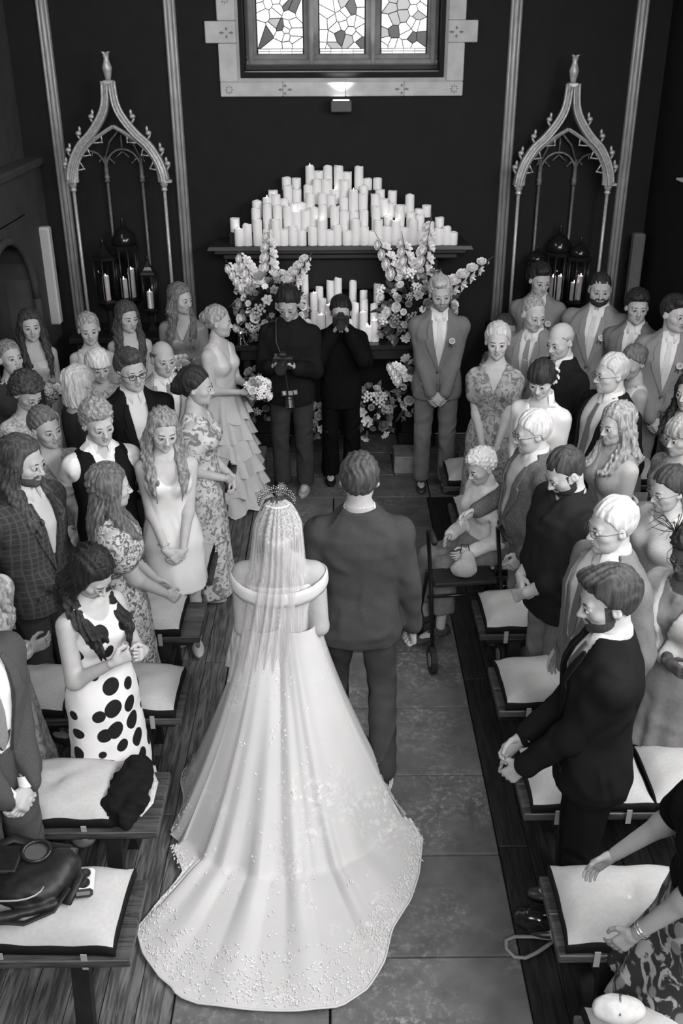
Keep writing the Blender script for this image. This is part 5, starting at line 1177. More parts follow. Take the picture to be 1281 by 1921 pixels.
# ---- left guests
def guest(label, loc, rz, H=1.68, sex='f', g=1., skin=.45, head=(0, 0, 0), arms='clasp', hair=('long', .1), smile=False, old=False, beard=None, fat=0, **k):
    p = Person(label, loc, rz, H, sex, g, skin, head=head, arms=arms, belly=k.get('belly', 0), lean=k.get('lean', (0, 0))); p.body(smile=smile, old=old, beard=beard, fat=fat, browc=k.get('browc', .08))
    p.lock = k.get('lock')
    if hair: p.hair(*hair)
    return p
p = guest('woman in a floral dress with dark updo and pearl hair vine', (-.90, 6.08), 262, 1.70, head=(2, 4, 0), hair=('updo', .025, .02), g=1.1, arms='clasp'); p.dress(FL(.48, .17, 20), 'round', .62, .04, .27, 9, .05, puff=.015, waist=.62)
b = MB()
for q in range(16): a = q*.32; b.ball(p.hw((-.050-.012*math.sin(a*2), -.155+.02*math.cos(a), -.03+.0085*q)), .0055, 6, 4)
b.build('hair_vine', mat('pearl', .75, .2, .6, var=.02), p.root, True)
p = guest('balding older man in a light jacket with a patterned tie', (-1.23, 6.84), 205, 1.66, 'm', 1.08, .42, (4, 6, 0), 'down', ('bald', .10, .010), old=True, fat=.5); p.suit(.30, .62, .13, opened=.03, trc=.12)
p = guest('smiling man in glasses and a black blazer with open collar', (-1.31, 6.10), 205, 1.82, 'm', 1.1, .42, (8, 6, 4), 'clasp', ('quiff', .07, .016), smile=True, fat=.3); p.suit(.010, .50, tie=False, trc=.012, vz=.62); p.glasses(.03)
p = guest('elderly woman with short white hair and leaf-print blouse', (-1.72, 6.92), 200, 1.58, head=(8, 12, 0), hair=('fringe', .55, .022), old=True, g=1.1, smile=True); p.dress(FL(.40, .12, 60), 'round', 1.2, .12, .24)
p = guest('woman at the left edge gazing upward in a dark top', (-2.33, 6.86), 215, 1.66, head=(10, -8, 0), hair=('bun', .16), g=1.1, skin=.45); p.dress(CL(.035), 'v', 1.5, .06, .26)
p = guest('curly dark-haired woman looking down in a pale floral dress', (-2.0, 6.08), 222, 1.69, head=(10, 32, 0), hair=('curly', .05), g=1.05); p.dress(FL(.50, .25, 30), 'round', 1.3, .05, .28)
p = guest('woman seen from behind with pale clipped-back hair and dark dress', (-1.70, 6.22), 305, 1.67, head=(4, 8, 0), hair=('bob', .40, .022), g=1.1); p.dress(CL(.030), 'round', 1.6, .05, .28)
p = guest('smiling woman with brown tied-back hair in a grey print dress', (-1.72, 5.48), 218, 1.66, head=(8, 6, 4), hair=('bun', .10), smile=True, g=1.08); p.dress(FL(.18, .32, 34), 'v', 1.2, .05, .27)
p = guest('young man in a white shirt and black waistcoat with curly hair', (-1.38, 5.38), 208, 1.74, 'm', 1.03, .50, (6, 14, 4), 'behind', ('curlyshort', .24, .018), browc=.15); sh_ = CL(.70, 'white_shirt'); p.shirt(sh_, .50, opening=.05)
p.cloth('waistcoat', CL(.010, 'waistcoat_cloth'), lambda S, p=p: (p.torso(S, .019, .49, .83), [S.cut(lambda x, y, z, c=c: np.sqrt((x-c[0]*1.25)**2*1.3+(y-c[1])**2*.4+(z-c[2])**2)-.092) for c in p.sh], S.cut(lambda x, y, z: np.maximum(np.abs(x)-np.interp(z, [.67*1.8, .83*1.8], [0, .085]), -y))), (None, None, .86), None, wr=.002); p.trousers(CL(.05)); p.shoes(CL(.02))
p = guest('young woman with long fair hair in a white satin slip dress', (-1.00, 5.38), 192, 1.69, head=(10, 16, -4), hair=('long', .20, .012, 0, .42), smile=True, skin=.52, arms='low'); p.dress(SAT(.66), 'cowl', 0, .30, .20, 7, .03, flare=1.2, waist=.62)
b = MB(); w_ = p.wr[1]; d_ = nrm(w_-p.el[1]); b.tube([w_-d_*.05+.034*np.array((math.cos(a), math.sin(a), .2*math.sin(a))) for a in np.linspace(0, 2*PI, 13)], .003, 5, cap=False); b.build('bracelet', mat('silver', .6, .2, .6, metal=.8), p.root, True)
p = guest('man with long dark hair and beard in a checked dark jacket', (-1.60, 4.62), 242, 1.82, 'm', 1.05, .45, (10, 10, 0), ((-.10, .18, .56), (.02, .19, .55), 'clasp'), ('long', .07, .014, .01, .36), beard=.07); p.suit(.035, .45, tie=False, mk=dict(kind='plaid', c2=.06, fs=10), wc=.04)
p = guest('woman with long wavy hair seen from behind in a ruffled floral dress', (-1.18, 4.66), 285, 1.64, g=1.16, head=(6, 6, 0), hair=('wavy', .10, .018, 0, .46), arms=((-.20, .22, .50), (.05, .26, .52), 'relax')); p.dress(FL(.46, .10, 34), 'high', .45, .08, .29, 9, .05, puff=.02)
p = guest('dark-haired woman in a white dress with large black dots', (-1.12, 3.86), 232, 1.60, g=1.05, head=(6, 40, 0), hair=('wavy', .018, .02, 0, .42), arms=((-.06, .30, .70), (.10, .26, .70), 'fist', (((.7, .5, .3), (.5, -.8, 0)), ((-.7, .5, .3), (-.5, -.8, 0))))); p.dress(mat('dotted_cotton', .66, .7, .2, kind='dots', c2=.010, var=.03), 'scoop', 0, .08, .26, 8, .05, waist=.64)
p = guest('woman at the left edge in a shiny floral top, arms folded', (-1.66, 3.88), 235, 1.66, g=1.1, head=(0, 6, 0), hair=('wavy', .28, .016, 0, .4), arms='folded'); p.dress(FL(.5, .28, 22), 'round', 1.9, .05, .30, puff=.01)
p = guest('man in a dark grey suit at the left edge, white cuffs clasped', (-1.43, 3.17), 236, 1.80, 'm', 1.08, .46, (0, 8, 0), 'low', ('short', .08)); p.suit(.060, .75, .2, opened=.03, wc=.05)
# ---- right side
p = guest('blonde woman in a chiffon floral dress with flutter sleeves', (1.18, 6.88), 168, 1.76, head=(4, 4, 0), hair=('bun', .42, .018), smile=True, arms='low', skin=.48); p.shoes(CL(.2, 'shoe')); p.dress(FL(.30, .14, 20), 'v', .50, .05, .24, 10, .05, puff=.014)
p = guest('tall young groomsman with dark fringe below the canopy', (1.79, 8.50), 168, 1.84, 'm', .97, .48, (22, 14, 0), 'clasp', ('quiff', .03, .018)); p.suit(.19, boutonniere=True, wc=.18, **GROOM)
p = guest('woman in a dark pleated top half hidden behind the blonde woman', (1.40, 7.86), 205, 1.56, head=(0, 10, 0), hair=('bun', .06), arms=((-.10, .2, .9), (.1, .2, .6), 'relax')); p.dress(mat('pleated', .05, .7, kind='stripe', c2=.16, fs=9), 'round', 1.5, .05, .28, 20, .04)
p = guest('fair balding groomsman in a light grey suit, profile left', (1.55, 7.46), 150, 1.82, 'm', 1.05, .48, (48, 16, 0), 'down', ('receding', .26, .008), smile=True); p.suit(.22, boutonniere=True, wc=.2, sc=.62, tc=.22)
p = guest('bald man with short white beard in a dark suit', (1.64, 6.84), 118, 1.78, 'm', 1.1, .48, (10, 14, 0), 'down', ('bald', .30, .006), beard=.38, smile=True, fat=.4); p.suit(.014, .62, .1, trc=.012)
p = guest('stocky groomsman with goatee and cropped dark hair', (2.20, 8.05), 152, 1.86, 'm', 1.22, .44, (20, 8, 0), 'behind', ('short', .03, .006), beard=.03, fat=.8, smile=True); p.suit(.21, boutonniere=True, wc=.17, **GROOM)
p = guest('young dark-haired groomsman glancing left, right of the stocky one', (2.42, 7.72), 150, 1.79, 'm', 1.0, .44, (25, 4, 0), 'clasp', ('curlyshort', .025, .016)); p.suit(.15, boutonniere=True, wc=.16, **GROOM)
p = guest('groomsman at the right edge smiling in profile, hands clasped', (2.58, 7.30), 158, 1.85, 'm', 1.08, .50, (45, 6, 0), 'low', ('quiff', .03, .014), smile=True); p.suit(.21, boutonniere=True, wc=.17, **GROOM)
p = guest('woman with tied-back hair in a sleeveless cream top', (2.19, 6.86), 100, 1.60, head=(25, 16, 0), hair=('bun', .11), g=1.0, skin=.38); p.dress(SAT(.42), 'round', 0, .06, .26)
p = guest('grey-haired man in glasses and a navy-black suit, profile left', (1.80, 6.06), 112, 1.79, 'm', 1.15, .50, (-8, 6, 0), 'down', ('short', .40, .007), old=True, fat=.7, belly=.05); p.suit(.012, .55, .12, opened=.05); p.glasses(.05, True)
p = guest('smiling woman with dark fringe, hair flower and white jacket', (1.37, 6.14), 142, 1.73, head=(12, 20, 0), hair=('fringe', .03, .016), smile=True, g=1.06, skin=.52); p.dress(SAT(.70), 'v', 1.93, .35, .23, 8, .03); p.ring_collar('stand_collar', SAT(.70), .010, .055, 1.0)
for q in range(7): bloom_obj('hair_flower', ('rose', 'daisy')[q % 2], p.root, p.hw((-.078-.006*(q % 3), -.045+.014*math.cos(q*2.), .075-.018*q)), .015, (-1, 0, .3), .72)
p = guest('smiling woman with fair fringe in a sleeveless pale dress', (1.68, 5.42), 108, 1.68, head=(8, 8, 0), hair=('wavy', .26, .016, 0, .26), smile=True, g=1.1); p.dress(CL(.22), 'v', 0, .06, .28)
p = guest('white-haired man in glasses and tweed jacket leaning on the walker', (1.20, 5.34), 98, 1.67, 'm', 1.15, .48, (0, 12, 0), ((-.22, .10, .50), (.16, .30, .58), 'relax'), ('short', .48, .014), old=True, fat=.6, belly=.05, lean=(0, .04)); p.suit(.10, .5, .2, tie=False, trc=.24, opened=.04, mk=dict(var=.35, scale=120)); p.glasses(.05, True)
p = Person('small seated woman with curly white hair beside the walking frame', (1.02, 5.78), 118, 1.50, 'f', 1.1, .5, head=(0, 20, 0), arms=((-.28, .36, .62), (.06, .30, .60), 'relax'), lean=(0, .12), seated=True); p.body(old=True).hair('curlyshort', .55, .014)
p.cloth('cardigan', CL(.58, 'pale_wool'), lambda S, p=p: (p.torso(S, .016, .50, .835), p.arms_(S, .014, 1.93, cuff=.006)), wr=.004)
p.shoes(CL(.05, 'dark_shoe'))
p.cloth('skirt', CL(.16, 'grey_wool'), lambda S, p=p: (p.torso(S, .014, .455, .56, boobs=False), p.legs_(S, .022, flare=.03, k=.12), S.keep(lambda x, y, z: p.drop+.22-z+0*x+0*y)), (None, -.25, .1), (None, .62, 1.0), wr=.004)
p = guest('young bearded man in a dark shirt with rolled sleeves', (1.22, 4.64), 108, 1.74, 'm', 1.22, .46, (0, 30, 0), 'clasp', ('short', .05, .008), beard=.03, fat=.9, belly=.03, smile=True); p.shirt(CL(.018, 'dark_shirt'), .44, to=1.45, off=.026, opening=.02, name='shirt'); p.trousers(CL(.16)); p.shoes(CL(.04))
p = guest('white-haired man in thin glasses and a grey suit with tie', (1.26, 3.93), 108, 1.78, 'm', 1.12, .46, (-4, 8, 0), 'down', ('short', .44, .010), old=True, fat=.4, belly=.03); p.suit(.14, .55, .13, opened=.04); p.glasses(.06, True)
p = guest('bearded dark-haired man in a black jacket nearest on the right', (1.06, 3.20), 80, 1.83, 'm', 1.06, .42, (14, 12, 0), ((-.10, .27, .51), (.04, .27, .53), 'clasp'), ('quiff', .045, .016), beard=.05, browc=.04); p.suit(.010, .62, .1, tie=True, trc=.008)
p = guest('young woman in glasses and a cream knit cardigan', (1.77, 4.68), 112, 1.60, head=(0, 12, 0), hair=('bun', .05), smile=True, g=1.15, fat=.7); p.dress(mat('cream_knit', .42, .9, .1, var=.2, scale=200, bump=.4, bd=.002), 'round', 1.93, .35, .25); p.glasses(.15, True)
p = guest('older woman with dark skin, feather fascinator and pale shawl', (1.62, 3.90), 128, 1.65, head=(0, 14, 0), hair=('curlyshort', .02, .02), skin=.07, g=1.1, old=True, arms='folded'); p.dress(CL(.16), 'round', 1.2, .30, .26)
p.cloth('shawl', CL(.34, 'pashmina'), lambda S, p=p: (p.torso(S, .030, .58, .835), p.arms_(S, .028, 1.55), S.cut(lambda x, y, z: np.maximum(np.abs(x)-np.interp(z, [.63*1.65, .84*1.65], [.0, .095]), -y))), wr=.006); p.glasses(.10, True)
b = MB()
for q in range(22): a = q*2.4; c0 = p.hw((.055, .03, .115)); b.tube([c0, c0+np.array((.05*math.cos(a)+.02, .05*math.sin(a), .035+.03*math.sin(q))), c0+np.array((.09*math.cos(a)+.05, .09*math.sin(a), .03+.05*math.sin(q*1.7)))], [.0018, .0022, .0008], 4)
b.build('fascinator', mat('feather', .02, .8), p.root, True)
p = guest('dark-haired woman in an open patterned jacket by the right wall', (2.32, 6.05), 122, 1.66, head=(10, 6, 0), hair=('wavy', .03, .016, 0, .34), g=1.05); p.dress(FL(.20, .08, 30), 'v', 1.9, .06, .28)
p = guest('fair-haired woman in a muted grey dress at the right edge', (2.06, 5.38), 118, 1.62, head=(0, 10, 0), hair=('bob', .26, .018), g=1.1, arms='folded'); p.dress(FL(.22, .13, 26), 'round', 1.9, .05, .28)
p = guest('woman at the lower right edge in a leaf-print skirt and black top', (1.30, 2.50), 80, 1.68, head=(0, 8, 0), hair=('bun', .05), g=1.1, skin=.33, arms=((-.17, .30, .47), (.16, .36, .50), 'relax')); p.dress(mat('leaf_print', .030, .7, .2, kind='floral', c2=.34, fs=13, var=.1), 'round', 0, .25, .34, 8, .08, waist=.60, name='skirt'); p.shirt(CL(.006, 'black_top'), .56, sleeves=True, to=.75, collar=False, off=.022, name='top')
b = MB(); w_ = p.wr[0]; d_ = nrm(w_-p.el[0]); n1 = nrm(np.cross(d_, (0, 0, 1))); n2 = np.cross(d_, n1)
for o_ in (.03, .042): b.tube([w_-d_*o_+.029*(n1*math.cos(a)+n2*math.sin(a)) for a in np.linspace(0, 2*PI, 13)], .003, 5, cap=False)
b.build('bracelet', mat('silver', .6, .2, .6, metal=.8), p.root, True)
# ---- father of the bride
DAD = p = Person('man in a dark grey suit walking the bride, seen from behind', (.12, 4.30), 0, 1.84, 'm', 1.10, .36, head=(-4, 6, 0), arms=((-.16, .22, .62), (.27, .02, .44), 'fist'), spread=.12, q=.010)
p.knee[0] = p.knee[0]+np.array((0, .13, .02)); p.ank[0] = p.ank[0]+np.array((0, .10, .0)); p.knee[1] = p.knee[1]+np.array((0, .03, 0)); p.ank[1] = p.ank[1]+np.array((0, -.16, .0))
p.body().hair('short', .07, .016); p.suit(.045, .80, .1, trc=.045, hem=.45)
# ---- the bride
BR_ = p = Person('bride in an off-shoulder white gown with veil and long train', (-.27, 4.10), 0, 1.70, 'f', 1.22, .40, head=(4, 4, 0), arms=((-.14, .20, .60), (.17, .20, .61), 'relax', (((.3, .8, -.2), (.2, 0, -1)), ((-.3, .8, -.2), (-.2, 0, -1))), ((-.12, -.8, -.6), (.12, -.8, -.6))), q=.010)
p.lock = None; p.body(); p.hair('bun', .06, .014)
M_gown = mat('gown_satin_tulle', .47, .55, .35, kind='lace', c2=.60, var=.03, scale=5, bump=.5, bd=.003)
H = p.H
p.cloth('bodice', M_gown, lambda S: (p.torso(S, .010, .60, .775), S.keep(lambda x, y, z: z-.762*H+0*x+0*y)), None, None, wr=.001)
b = MB(); v = []; n = 64
for t, (dr, dz) in enumerate(((-.004, -.038), (.004, -.036), (.009, -.012), (.007, .014), (.002, .036), (-.004, .038))):
    for j in range(n):
        a = 2*PI*j/n; c, s_ = math.cos(a), math.sin(a); rx = .229+dr; ry = (.150 if s_ < 0 else .135)+dr; zz = .752*H+dz-.030*max(-s_, 0)**2+.018*abs(c)**3
        v.append((rx*np.sign(c)*abs(c)**.9, -.008+ry*np.sign(s_)*abs(s_)**.9, zz+.0015*math.sin(a*17)))
b.add(v, [(t*n+j, t*n+(j+1) % n, (t+1)*n+(j+1) % n, (t+1)*n+j) for t in range(5) for j in range(n)]+[(5*n+j, 5*n+(j+1) % n, (j+1) % n, j) for j in range(n)])
b.build('shoulder_band', mat('gown_satin', .50, .5, .35, var=.03), p.root, True)
# skirt with train: angular rings from the waist to a hem outline that lies on the floor
cx, cy = p.root.location.x, p.root.location.y
hp_ = [(256, 1745), (268, 1790), (300, 1835), (322, 1850), (332, 1868), (370, 1883), (430, 1892), (500, 1896), (570, 1898), (640, 1888), (690, 1855), (722, 1805), (735, 1745), (770, 1690), (786, 1640), (792, 1580), (760, 1530), (735, 1490)]
hem = [atz(x, y, .012)[:2]-(cx, cy) for x, y in hp_]
fr = [(.56*math.cos(a), .56*math.sin(a)) for a in np.linspace(-.10, PI+.25, 16)]
lf = [atz(322, 1590, .012)[:2]-(cx, cy), atz(345, 1640, .012)[:2]-(cx, cy), atz(300, 1690, .012)[:2]-(cx, cy)]
poly = [np.array(q) for q in fr]+[np.array(q) for q in lf]+[np.array(q) for q in hem]
poly.append(poly[0]); Ls = np.r_[0, np.cumsum([np.linalg.norm(poly[i+1]-poly[i]) for i in range(len(poly)-1)])]
N = 420; sN = np.linspace(0, Ls[-1], N, endpoint=False); hx = np.interp(sN, Ls, [q[0] for q in poly]); hy = np.interp(sN, Ls, [q[1] for q in poly])
for _ in range(2): hx = (np.roll(hx, 1)+2*hx+np.roll(hx, -1))/4; hy = (np.roll(hy, 1)+2*hy+np.roll(hy, -1))/4
ang = np.unwrap(np.arctan2(hy, hx)); HL = np.hypot(hx, hy); wzz = .625*H; rw = np.interp(wzz, p.tz, p.tw)+.011; rd = np.interp(wzz, p.tz, p.td)+.011
M_ = 84; V = []; r_ = np.random.default_rng(3)
sf = np.interp(np.arange(N), np.arange(0, N+1, 10), r_.uniform(-1, 1, N//10+1)); ph = sN/Ls[-1]*2*PI
fold = .65*np.sin(ph*10+1.5*np.sin(ph*3))+.30*np.sin(ph*19+2*np.sin(ph*4))+.30*sf
fold = fold-fold.mean()
for i in range(M_):
    t = i/(M_-1); R0 = np.minimum(HL, .66+.05*np.clip(HL-.7, 0, 1)); ur = t**1.05
    wx = rw*np.cos(ang); wy = rd*np.sin(ang)
    # arc-like parameter: first part falls, second part lies on the floor
    tf = np.clip(.62+.0*HL, 0, 1); tf = np.where(HL < .72, 1.0, .56)
    a1 = np.clip(ur/tf, 0, 1); a2 = np.clip((ur-tf)/(1-tf+1e-6), 0, 1)
    d = np.c_[hx/HL, hy/HL]; rb = rw*np.abs(np.cos(ang))+rd*np.abs(np.sin(ang))*1.0
    rfall = rb+(R0-rb)*(a1**1.22); r = rfall+(HL-R0)*a2
    z = wzz*(1-a1**1.0)**1.12+.010
    z = np.where(a2 > 0, .012, z)
    soft = np.exp(-((r-R0)/.16)**2)*(HL > .72)*.03; z = z+soft*.9
    amp = .001+.024*np.clip(a1-.08, 0, 1)**1.4; amp = np.where(a2 > 0, .04*(1-a2)*.4, amp)
    lie = np.clip((r-R0*.75)/(R0*.4), 0, 1)
    px_ = d[:, 0]*(r+amp*fold); py_ = d[:, 1]*(r+amp*fold); z = z+lie*(.030*(1-a2*.75))*np.maximum(fold+.2, 0)*np.where(HL > .72, 1, .3)
    V += list(zip(px_, py_, np.maximum(z, .006)))
V = np.array(V); i_, j_ = np.meshgrid(np.arange(M_-1), np.arange(N), indexing='ij'); F = np.stack([i_*N+j_, (i_+1)*N+j_, (i_+1)*N+(j_+1) % N, i_*N+(j_+1) % N], -1).reshape(-1, 4)
mesh('gown_skirt', V, F[:, ::-1], M_gown, p.root, True)
# hem binding
b = MB(); hv = V[-N:]; b.tube([tuple(q+np.array((0, 0, .002))) for q in hv[::3]]+[tuple(hv[0]+np.array((0, 0, .002)))], .005, 5, cap=False); b.build('hem_edge', mat('gown_satin', .50, .5, .35, var=.03), p.root, True)
# lace motifs: small raised leaves scattered over the skirt back and hem
b = MB(); Vg = V.reshape(M_, N, 3)
for q in range(2000):
    j = int(r_.integers(0, N)); band = r_.random(); i = int(M_*(1-.16*r_.random()**1.5))-2 if band < .55 else int(r_.uniform(.1, .85)*M_)
    if band >= .55 and abs(((ang[j]+PI/2+PI) % (2*PI))-PI) > .10+.45*(q % 4 == 0): continue
    i = min(i, M_-3); P0 = Vg[i, j]; T1 = nrm(Vg[i+1, j]-P0); T2 = nrm(Vg[i, (j+2) % N]-P0); n_ = nrm(np.cross(T2, T1)); n_ = n_ if n_[2] > 0 else -n_
    for l in range(3):
        a = r_.random()*6.3; u_ = T1*math.cos(a)+T2*math.sin(a); w_ = np.cross(n_, u_); L_ = r_.uniform(.004, .010); c_ = P0+n_*.0035+(T1*r_.uniform(-1, 1)+T2*r_.uniform(-1, 1))*.022
        b.add([c_-u_*L_, c_+w_*L_*.45+n_*.002, c_+u_*L_, c_-w_*L_*.45+n_*.002], [(0, 1, 2, 3)])
o = b.build('lace_applique', mat('lace_thread', .62, .4, .6, var=.02), p.root); o['kind'] = 'stuff'
# buttons down the back
for q in range(9): z = .745*H-.030*q; b = MB(); t_ = np.interp(z, p.tz, p.td); c_ = np.interp(z, p.tz, p.to); b.ball((0, c_-t_-.012, z), .006, 8, 5); b.build('button', mat('pearl', .75, .2, .6, var=.02), p.root, True)
# tiara
M_tia = mat('tiara_metal', .22, .2, .8, metal=.8, var=.5, scale=200); b = MB()
for q in range(25):
    a = PI*(.04+.92*q/24); c_ = np.array((.082*math.cos(a), .035+.020*math.sin(a), .070+.062*math.sin(a))); P0 = p.hw(c_); up = nrm(p.R@np.array((.35*math.cos(a), .15, 1))); hh = .014+.016*math.sin(a)*(1 if q % 2 else .6)
    b.ball(P0, .0055, 6, 4); b.tube([P0, P0+up*hh], [.0022, .0018], 5); b.ball(P0+up*hh, .0050, 6, 4)
    if q: b.tube([last, P0+up*hh*.4], .0018, 4)
    last = P0+up*hh*.8
b.build('tiara', M_tia, p.root, True)
# veil
M_veil = mat('veil_tulle', .60, .6, .3, var=.03, scale=26, stretch=(5, 5, .12), alpha=(.28, .70)); v = []; n = 60; m_ = 46
for i in range(m_+1):
    t = i/m_
    for j in range(n+1):
        u_ = 2*j/n-1; a = -PI/2+u_*1.35
        zb = .86 if u_ > .1 else .86-.16*math.exp(-((u_+.72)/.25)**2)+.06*max(0, u_+.3)
        zt = p.hc[2]+.137; z = zt-(zt-zb)*t**1.05
        hd = (zt-z); rr = .030+.078*min(1, (hd/.10))**.5 if hd < .10 else .108+.060*min(1, (hd-.10)/.75)**.9
        rx = rr*(1.02+.1*(z < 1.35)); ry = .03+.175*min(1, hd/.13)**.6 if hd < .13 else .205-.045*min(1, max(0, hd-.13)/.25)+.03*t
        fo = (.004+.020*t)*math.sin(u_*30+2*math.sin(u_*7)+t*2)
        x = p.hc[0]+(rx+fo)*math.cos(a)+.01-.085*t*t; y = p.hc[1]-.02+(ry+fo*.8)*math.sin(a); v.append((x, y, z))
mesh('veil', v, [(i*(n+1)+j, i*(n+1)+j+1, (i+1)*(n+1)+j+1, (i+1)*(n+1)+j) for i in range(m_) for j in range(n)], M_veil, p.root, True)
ed_ = [v[m_*(n+1)+j] for j in range(n+1)]; b = MB(); b.tube(ed_, .0018, 4); b.build('veil_edge', mat('gown_satin', .50, .5, .35, var=.03), p.root, True)
b = MB(); b.tube([np.array(v[1*(n+1)+j])+(0, .002, .002) for j in range(6, n-5, 4)], .004, 6); b.build('comb', mat('pearl', .75, .2, .6, var=.02), p.root, True)
# ================================================================ belongings
def blob(name, lo, hi, h, fn, m, label, cat, wr=.006, wf=30, parent=None, loc=None):
    S = SDF(lo, hi, h); fn(S); S.disp(lambda x, y, z: wr*wob(x, y, z, wf, 3)+wr*.5*wob(x, y, z, wf*2.2, 1)); S.keep(lambda x, y, z: .0-z+0*x+0*y); P, Q = S.mesh(1); o = mesh(name, P, Q, m, parent, True)
    if label: tag(o, label, cat)
    if loc: o.location = loc
    return o
# black coat lying on the second left bench
o = blob('coat', (-.20, -.28, 0), (.20, .30, .28), .009, lambda S: (S.ell((0, -.02, .05), (.13, .20, .065), .03), S.chain([(.02, .22, .06), (.03, .08, .12), (-.03, -.10, .09), (.02, -.20, .05)], [.06, .08, .07, .05], .03), S.ell((.05, -.14, .10), (.06, .055, .05), .02), S.chain([(-.08, .1, .05), (-.10, -.1, .05), (-.06, -.2, .03)], [.04, .05, .03], .03)), mat('black_wool', .006, .85, .15, var=.3, scale=60), 'crumpled black coat lying on the second left bench beside the cushion', 'coat', .016, 30, None, (-.96, 3.51, .447)); o.scale = (.86, .86, .8)
b = MB(); b.tube([(.10, .15, .08), (.13, .05, .075), (.125, -.08, .05), (.09, -.17, .04)], [.006, .022, .020, .006], 8, flat=.4); b.build('sequin_lining', mat('sequins', .45, .3, .7, var=.9, scale=260), o, True)
# black camera bag and harness on the first left cushion
o = blob('camera_bag', (-.26, -.24, 0), (.26, .24, .25), .009, lambda S: (S.ell((0, 0, .06), (.16, .12, .075), .02), S.ell((.10, .06, .07), (.09, .08, .07), .02), S.chain([(-.2, .08, .03), (-.08, .15, .04), (.05, .15, .05)], [.03, .04, .04], .02), S.chain([(-.2, -.16, .03), (-.05, -.15, .03), (.12, -.10, .04)], [.035, .02, .02], .01)), mat('black_nylon', .010, .5, .4, var=.3, scale=40), 'soft black camera bag lying on the nearest left cushion', 'bag', .006, 36, None, (-1.22, 2.86, .562))
b = MB(); b.tube([(.02+.055*math.cos(a), .07+.045*math.sin(a), .150+.01*math.sin(a)) for a in np.linspace(0, 2*PI, 17)], .009, 6, cap=False); b.build('lens_ring', mat('camera_black', .015, .35, .5, var=.1), o, True)
b = MB(); b.lathe([(.046, 0), (.046, .012)], (.02, .07, .138), 18); b.build('lens_cap', mat('lens_grey', .08, .3, .5), o)
b = MB(); b.tube([(-.15+.13*math.cos(a)+.10, -.07+.085*math.sin(a), .125-.02*abs(math.cos(a))) for a in np.linspace(PI, 2*PI, 12)], .004, 5); b.build('piping', mat('pale_piping', .3, .5), o, True)
nyl = mat('black_nylon', .010, .5, .4, var=.3, scale=40); bagp = o
MB().bbox(-.17, -.03, -.02, .10, .04, .145, .02).build('camera_pocket', nyl, bagp); MB().bbox(-.165, -.035, -.035, .105, .14, .152, .005).build('flap', nyl, bagp)
b = MB(); b.tube([(-.24, .06, .03), (-.20, .13, .10), (-.10, .17, .12), (.0, .16, .09), (.13, .13, .10), (.19, .03, .05), (.16, -.08, .02)], .020, 8, flat=.35); b.build('shoulder_strap', nyl, bagp, True)
b = MB(); b.tube([(-.22, -.10, .02), (-.12, -.17, .035), (.02, -.17, .02), (.12, -.12, .03), (.17, -.05, .08)], .014, 8, flat=.4); b.build('waist_strap', nyl, bagp, True)
for q_ in ((-.20, .12, .105), (.15, .11, .095), (-.13, -.165, .045)): MB().bbox(q_[0]-.016, q_[0]+.016, q_[1]-.022, q_[1]+.022, q_[2]-.008, q_[2]+.014, .004).build('buckle', mat('glossy_plastic', .02, .15, .6, var=.1), bagp)
o = empty('gadget', 'small white and black gadget beside the camera bag', 'gadget', (-1.015, 2.90, .566), .15)
MB().bbox(-.038, .038, -.06, .06, 0, .03, .012).build('case', mat('white_plastic', .6, .35, .4, var=.03), o)
for dy in (.02, -.03): b = MB(); b.lathe([(.024, 0), (.024, .006), (.012, .009)], (0, dy, .030), 14); b.build('knob', mat('camera_black', .015, .35, .5, var=.1), o)
MB().bbox(-.036, .036, -.085, -.052, 0.001, .034, .01).build('end_cap', mat('camera_black', .015, .35, .5, var=.1), o)
# glossy black handbag with pale wrist loop, right of the aisle
q0 = atz(1000, 1745, .0); o = blob('handbag', (-.15, -.10, 0), (.15, .10, .16), .008, lambda S: S.ell((0, 0, .05), (.12, .065, .06), .02), mat('glossy_black_leather', .012, .15, .6, var=.2), 'glossy black handbag on the floor under the nearest right bench', 'bag', .008, 30, None, (q0[0]+.03, q0[1]+.02, 0.0))
c0 = atz(990, 1776, .01)
b = MB(); lp = [(965+34*math.cos(a)-(0), 1778+24*math.sin(a)) for a in np.linspace(.55, 2*PI-.55, 14)]
pts = [(1040, 1766)]+[(948+8, 1790-20)]; loop = [(1040, 1762), (1000, 1757), (965, 1757), (949, 1764), (950, 1780), (965, 1795), (985, 1797), (1005, 1788), (1025, 1775), (1040, 1764)]
b.tube([tuple(atz(x, y, .012)-np.array((0, 0, 0))) for x, y in loop], .010, 6, flat=.5); tag(b.build('wrist_strap', mat('tan_leather', .22, .5, .3, var=.1), None, True), 'pale leather loop strap lying on the floor beside the black handbag', 'strap')
q1 = atz(1080, 1800, .0); o = blob('tote_bag', (-.17, -.14, 0), (.2, .14, .24), .009, lambda S: (S.ell((0, 0, .09), (.13, .09, .10), .03), S.ell((.05, .02, .14), (.08, .06, .07), .03)), CL(.42, 'white_canvas'), 'crumpled white cloth bag on the floor beneath the right bench', 'bag', .014, 26, None, (q1[0]+.02, q1[1]+.05, 0.0))
# white clutch on the bottom right cushion
q2 = atz(1158, 1905, .56); o = blob('clutch_bag', (-.13, -.09, 0), (.13, .09, .1), .007, lambda S: S.ell((0, 0, .02), (.095, .055, .045), .02), CL(.50, 'white_leather'), 'small white clutch bag with a metal clasp on the bottom right cushion', 'bag', .004, 30, None, (q2[0], q2[1], .572))
b = MB(); b.tube([(-.01, -.045, .045), (0, 0, .066), (.01, .03, .055)], .005, 6); b.build('clasp', mat('silver', .6, .2, .6, metal=.8), o, True)
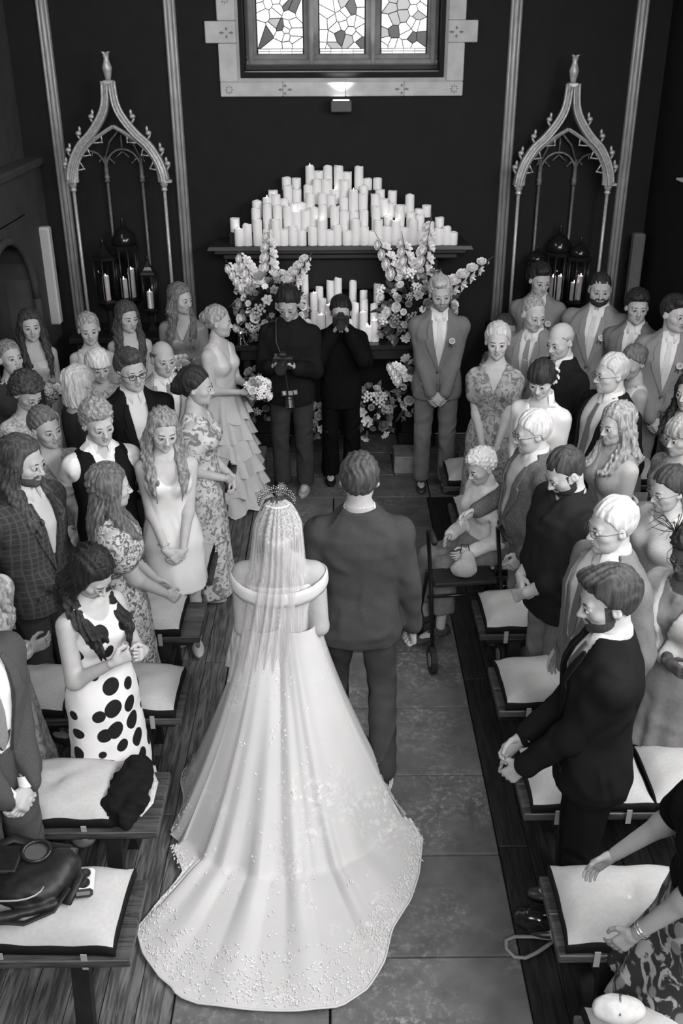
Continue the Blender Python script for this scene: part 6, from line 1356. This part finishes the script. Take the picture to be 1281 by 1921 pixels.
# small bags under left benches
for i, (x, y, lb, c) in enumerate(((155, 1568, 'small white bag with dark flap beneath the second left bench', .5), (335, 1200, 'white tote on the floor beneath the fourth left bench', .5), (420, 1092, 'small white shoes bag on the floor under the fifth left bench', .5))):
    q3 = atz(x, y, .05); o = blob('bag', (-.09, -.07, 0), (.09, .07, .12), .008, lambda S: S.ell((0, 0, .04), (.065, .045, .05), .02), CL(c, 'white_canvas'), lb, 'bag', .006, 30, None, (q3[0], q3[1], 0.0))
    b = MB(); b.tube([(-.03, -.03, .07), (0, -.04, .12), (.03, -.03, .07)], .005, 5); b.build('handle', mat('camera_black', .015, .35, .5, var=.1), o, True)
# wheeled walker by the aisle
wk = empty('walker', 'black wheeled walking frame at the right edge of the aisle', 'walking frame', (.80, 5.36, 0), math.radians(6)); M_wk = mat('walker_frame', .02, .3, .5, metal=.5, var=.2)
for sx in (-1, 1):
    b = MB(); b.tube([(sx*.22, -.22, .12), (sx*.22, -.10, .55), (sx*.22, .06, .86), (sx*.22, -.06, .90), (sx*.22, -.14, .89)], .013, 8); b.build('side_frame', M_wk, wk, True)
    b = MB(); b.tube([(sx*.22, .24, .12), (sx*.22, .02, .60)], .012, 8); b.build('rear_tube', M_wk, wk, True)
    b = MB(); b.tube([(sx*.22, -.02, .895), (sx*.22, -.15, .885)], .020, 8); b.build('grip', mat('rubber', .015, .7, .3), wk, True)
    for sy in (-.22, .24):
        b = MB(); b.v = []; b.tube([(sx*.22+.018, sy, .095), (sx*.22-.018, sy, .095)], .093, 18, up=(0, 1, 0)); wl_ = b.build('wheel', mat('rubber', .015, .7, .3), wk, False)
        b = MB(); b.tube([(sx*.22+.021, sy, .095), (sx*.22-.021, sy, .095)], .045, 12, up=(0, 1, 0)); b.build('hub', mat('hub_grey', .2, .4), wl_, False)
MB().bbox(-.20, .20, -.10, .10, .54, .57, .008).build('seat', mat('rubber', .015, .7, .3), wk)
b = MB(); b.tube([(-.22, .0, .42), (.22, .0, .42)], .011, 8); b.build('crossbar', M_wk, wk, True)
o = blob('white_pouch', (-.12, -.08, 0), (.12, .08, .22), .008, lambda S: (S.ell((0, 0, .06), (.085, .04, .06), .02), S.ell((.02, 0, .12), (.05, .03, .07), .03)), CL(.40, 'white_canvas'), 'small white bag resting on the seat of the walking frame', 'bag', .006, 30, None, (.80, 5.32, .572))
b = MB(); b.tube([(-.03, 0, .17), (-.02, .02, .22), (.02, .02, .22), (.03, 0, .17)], .004, 5); b.build('handle', mat('camera_black', .015, .35, .5, var=.1), o, True)
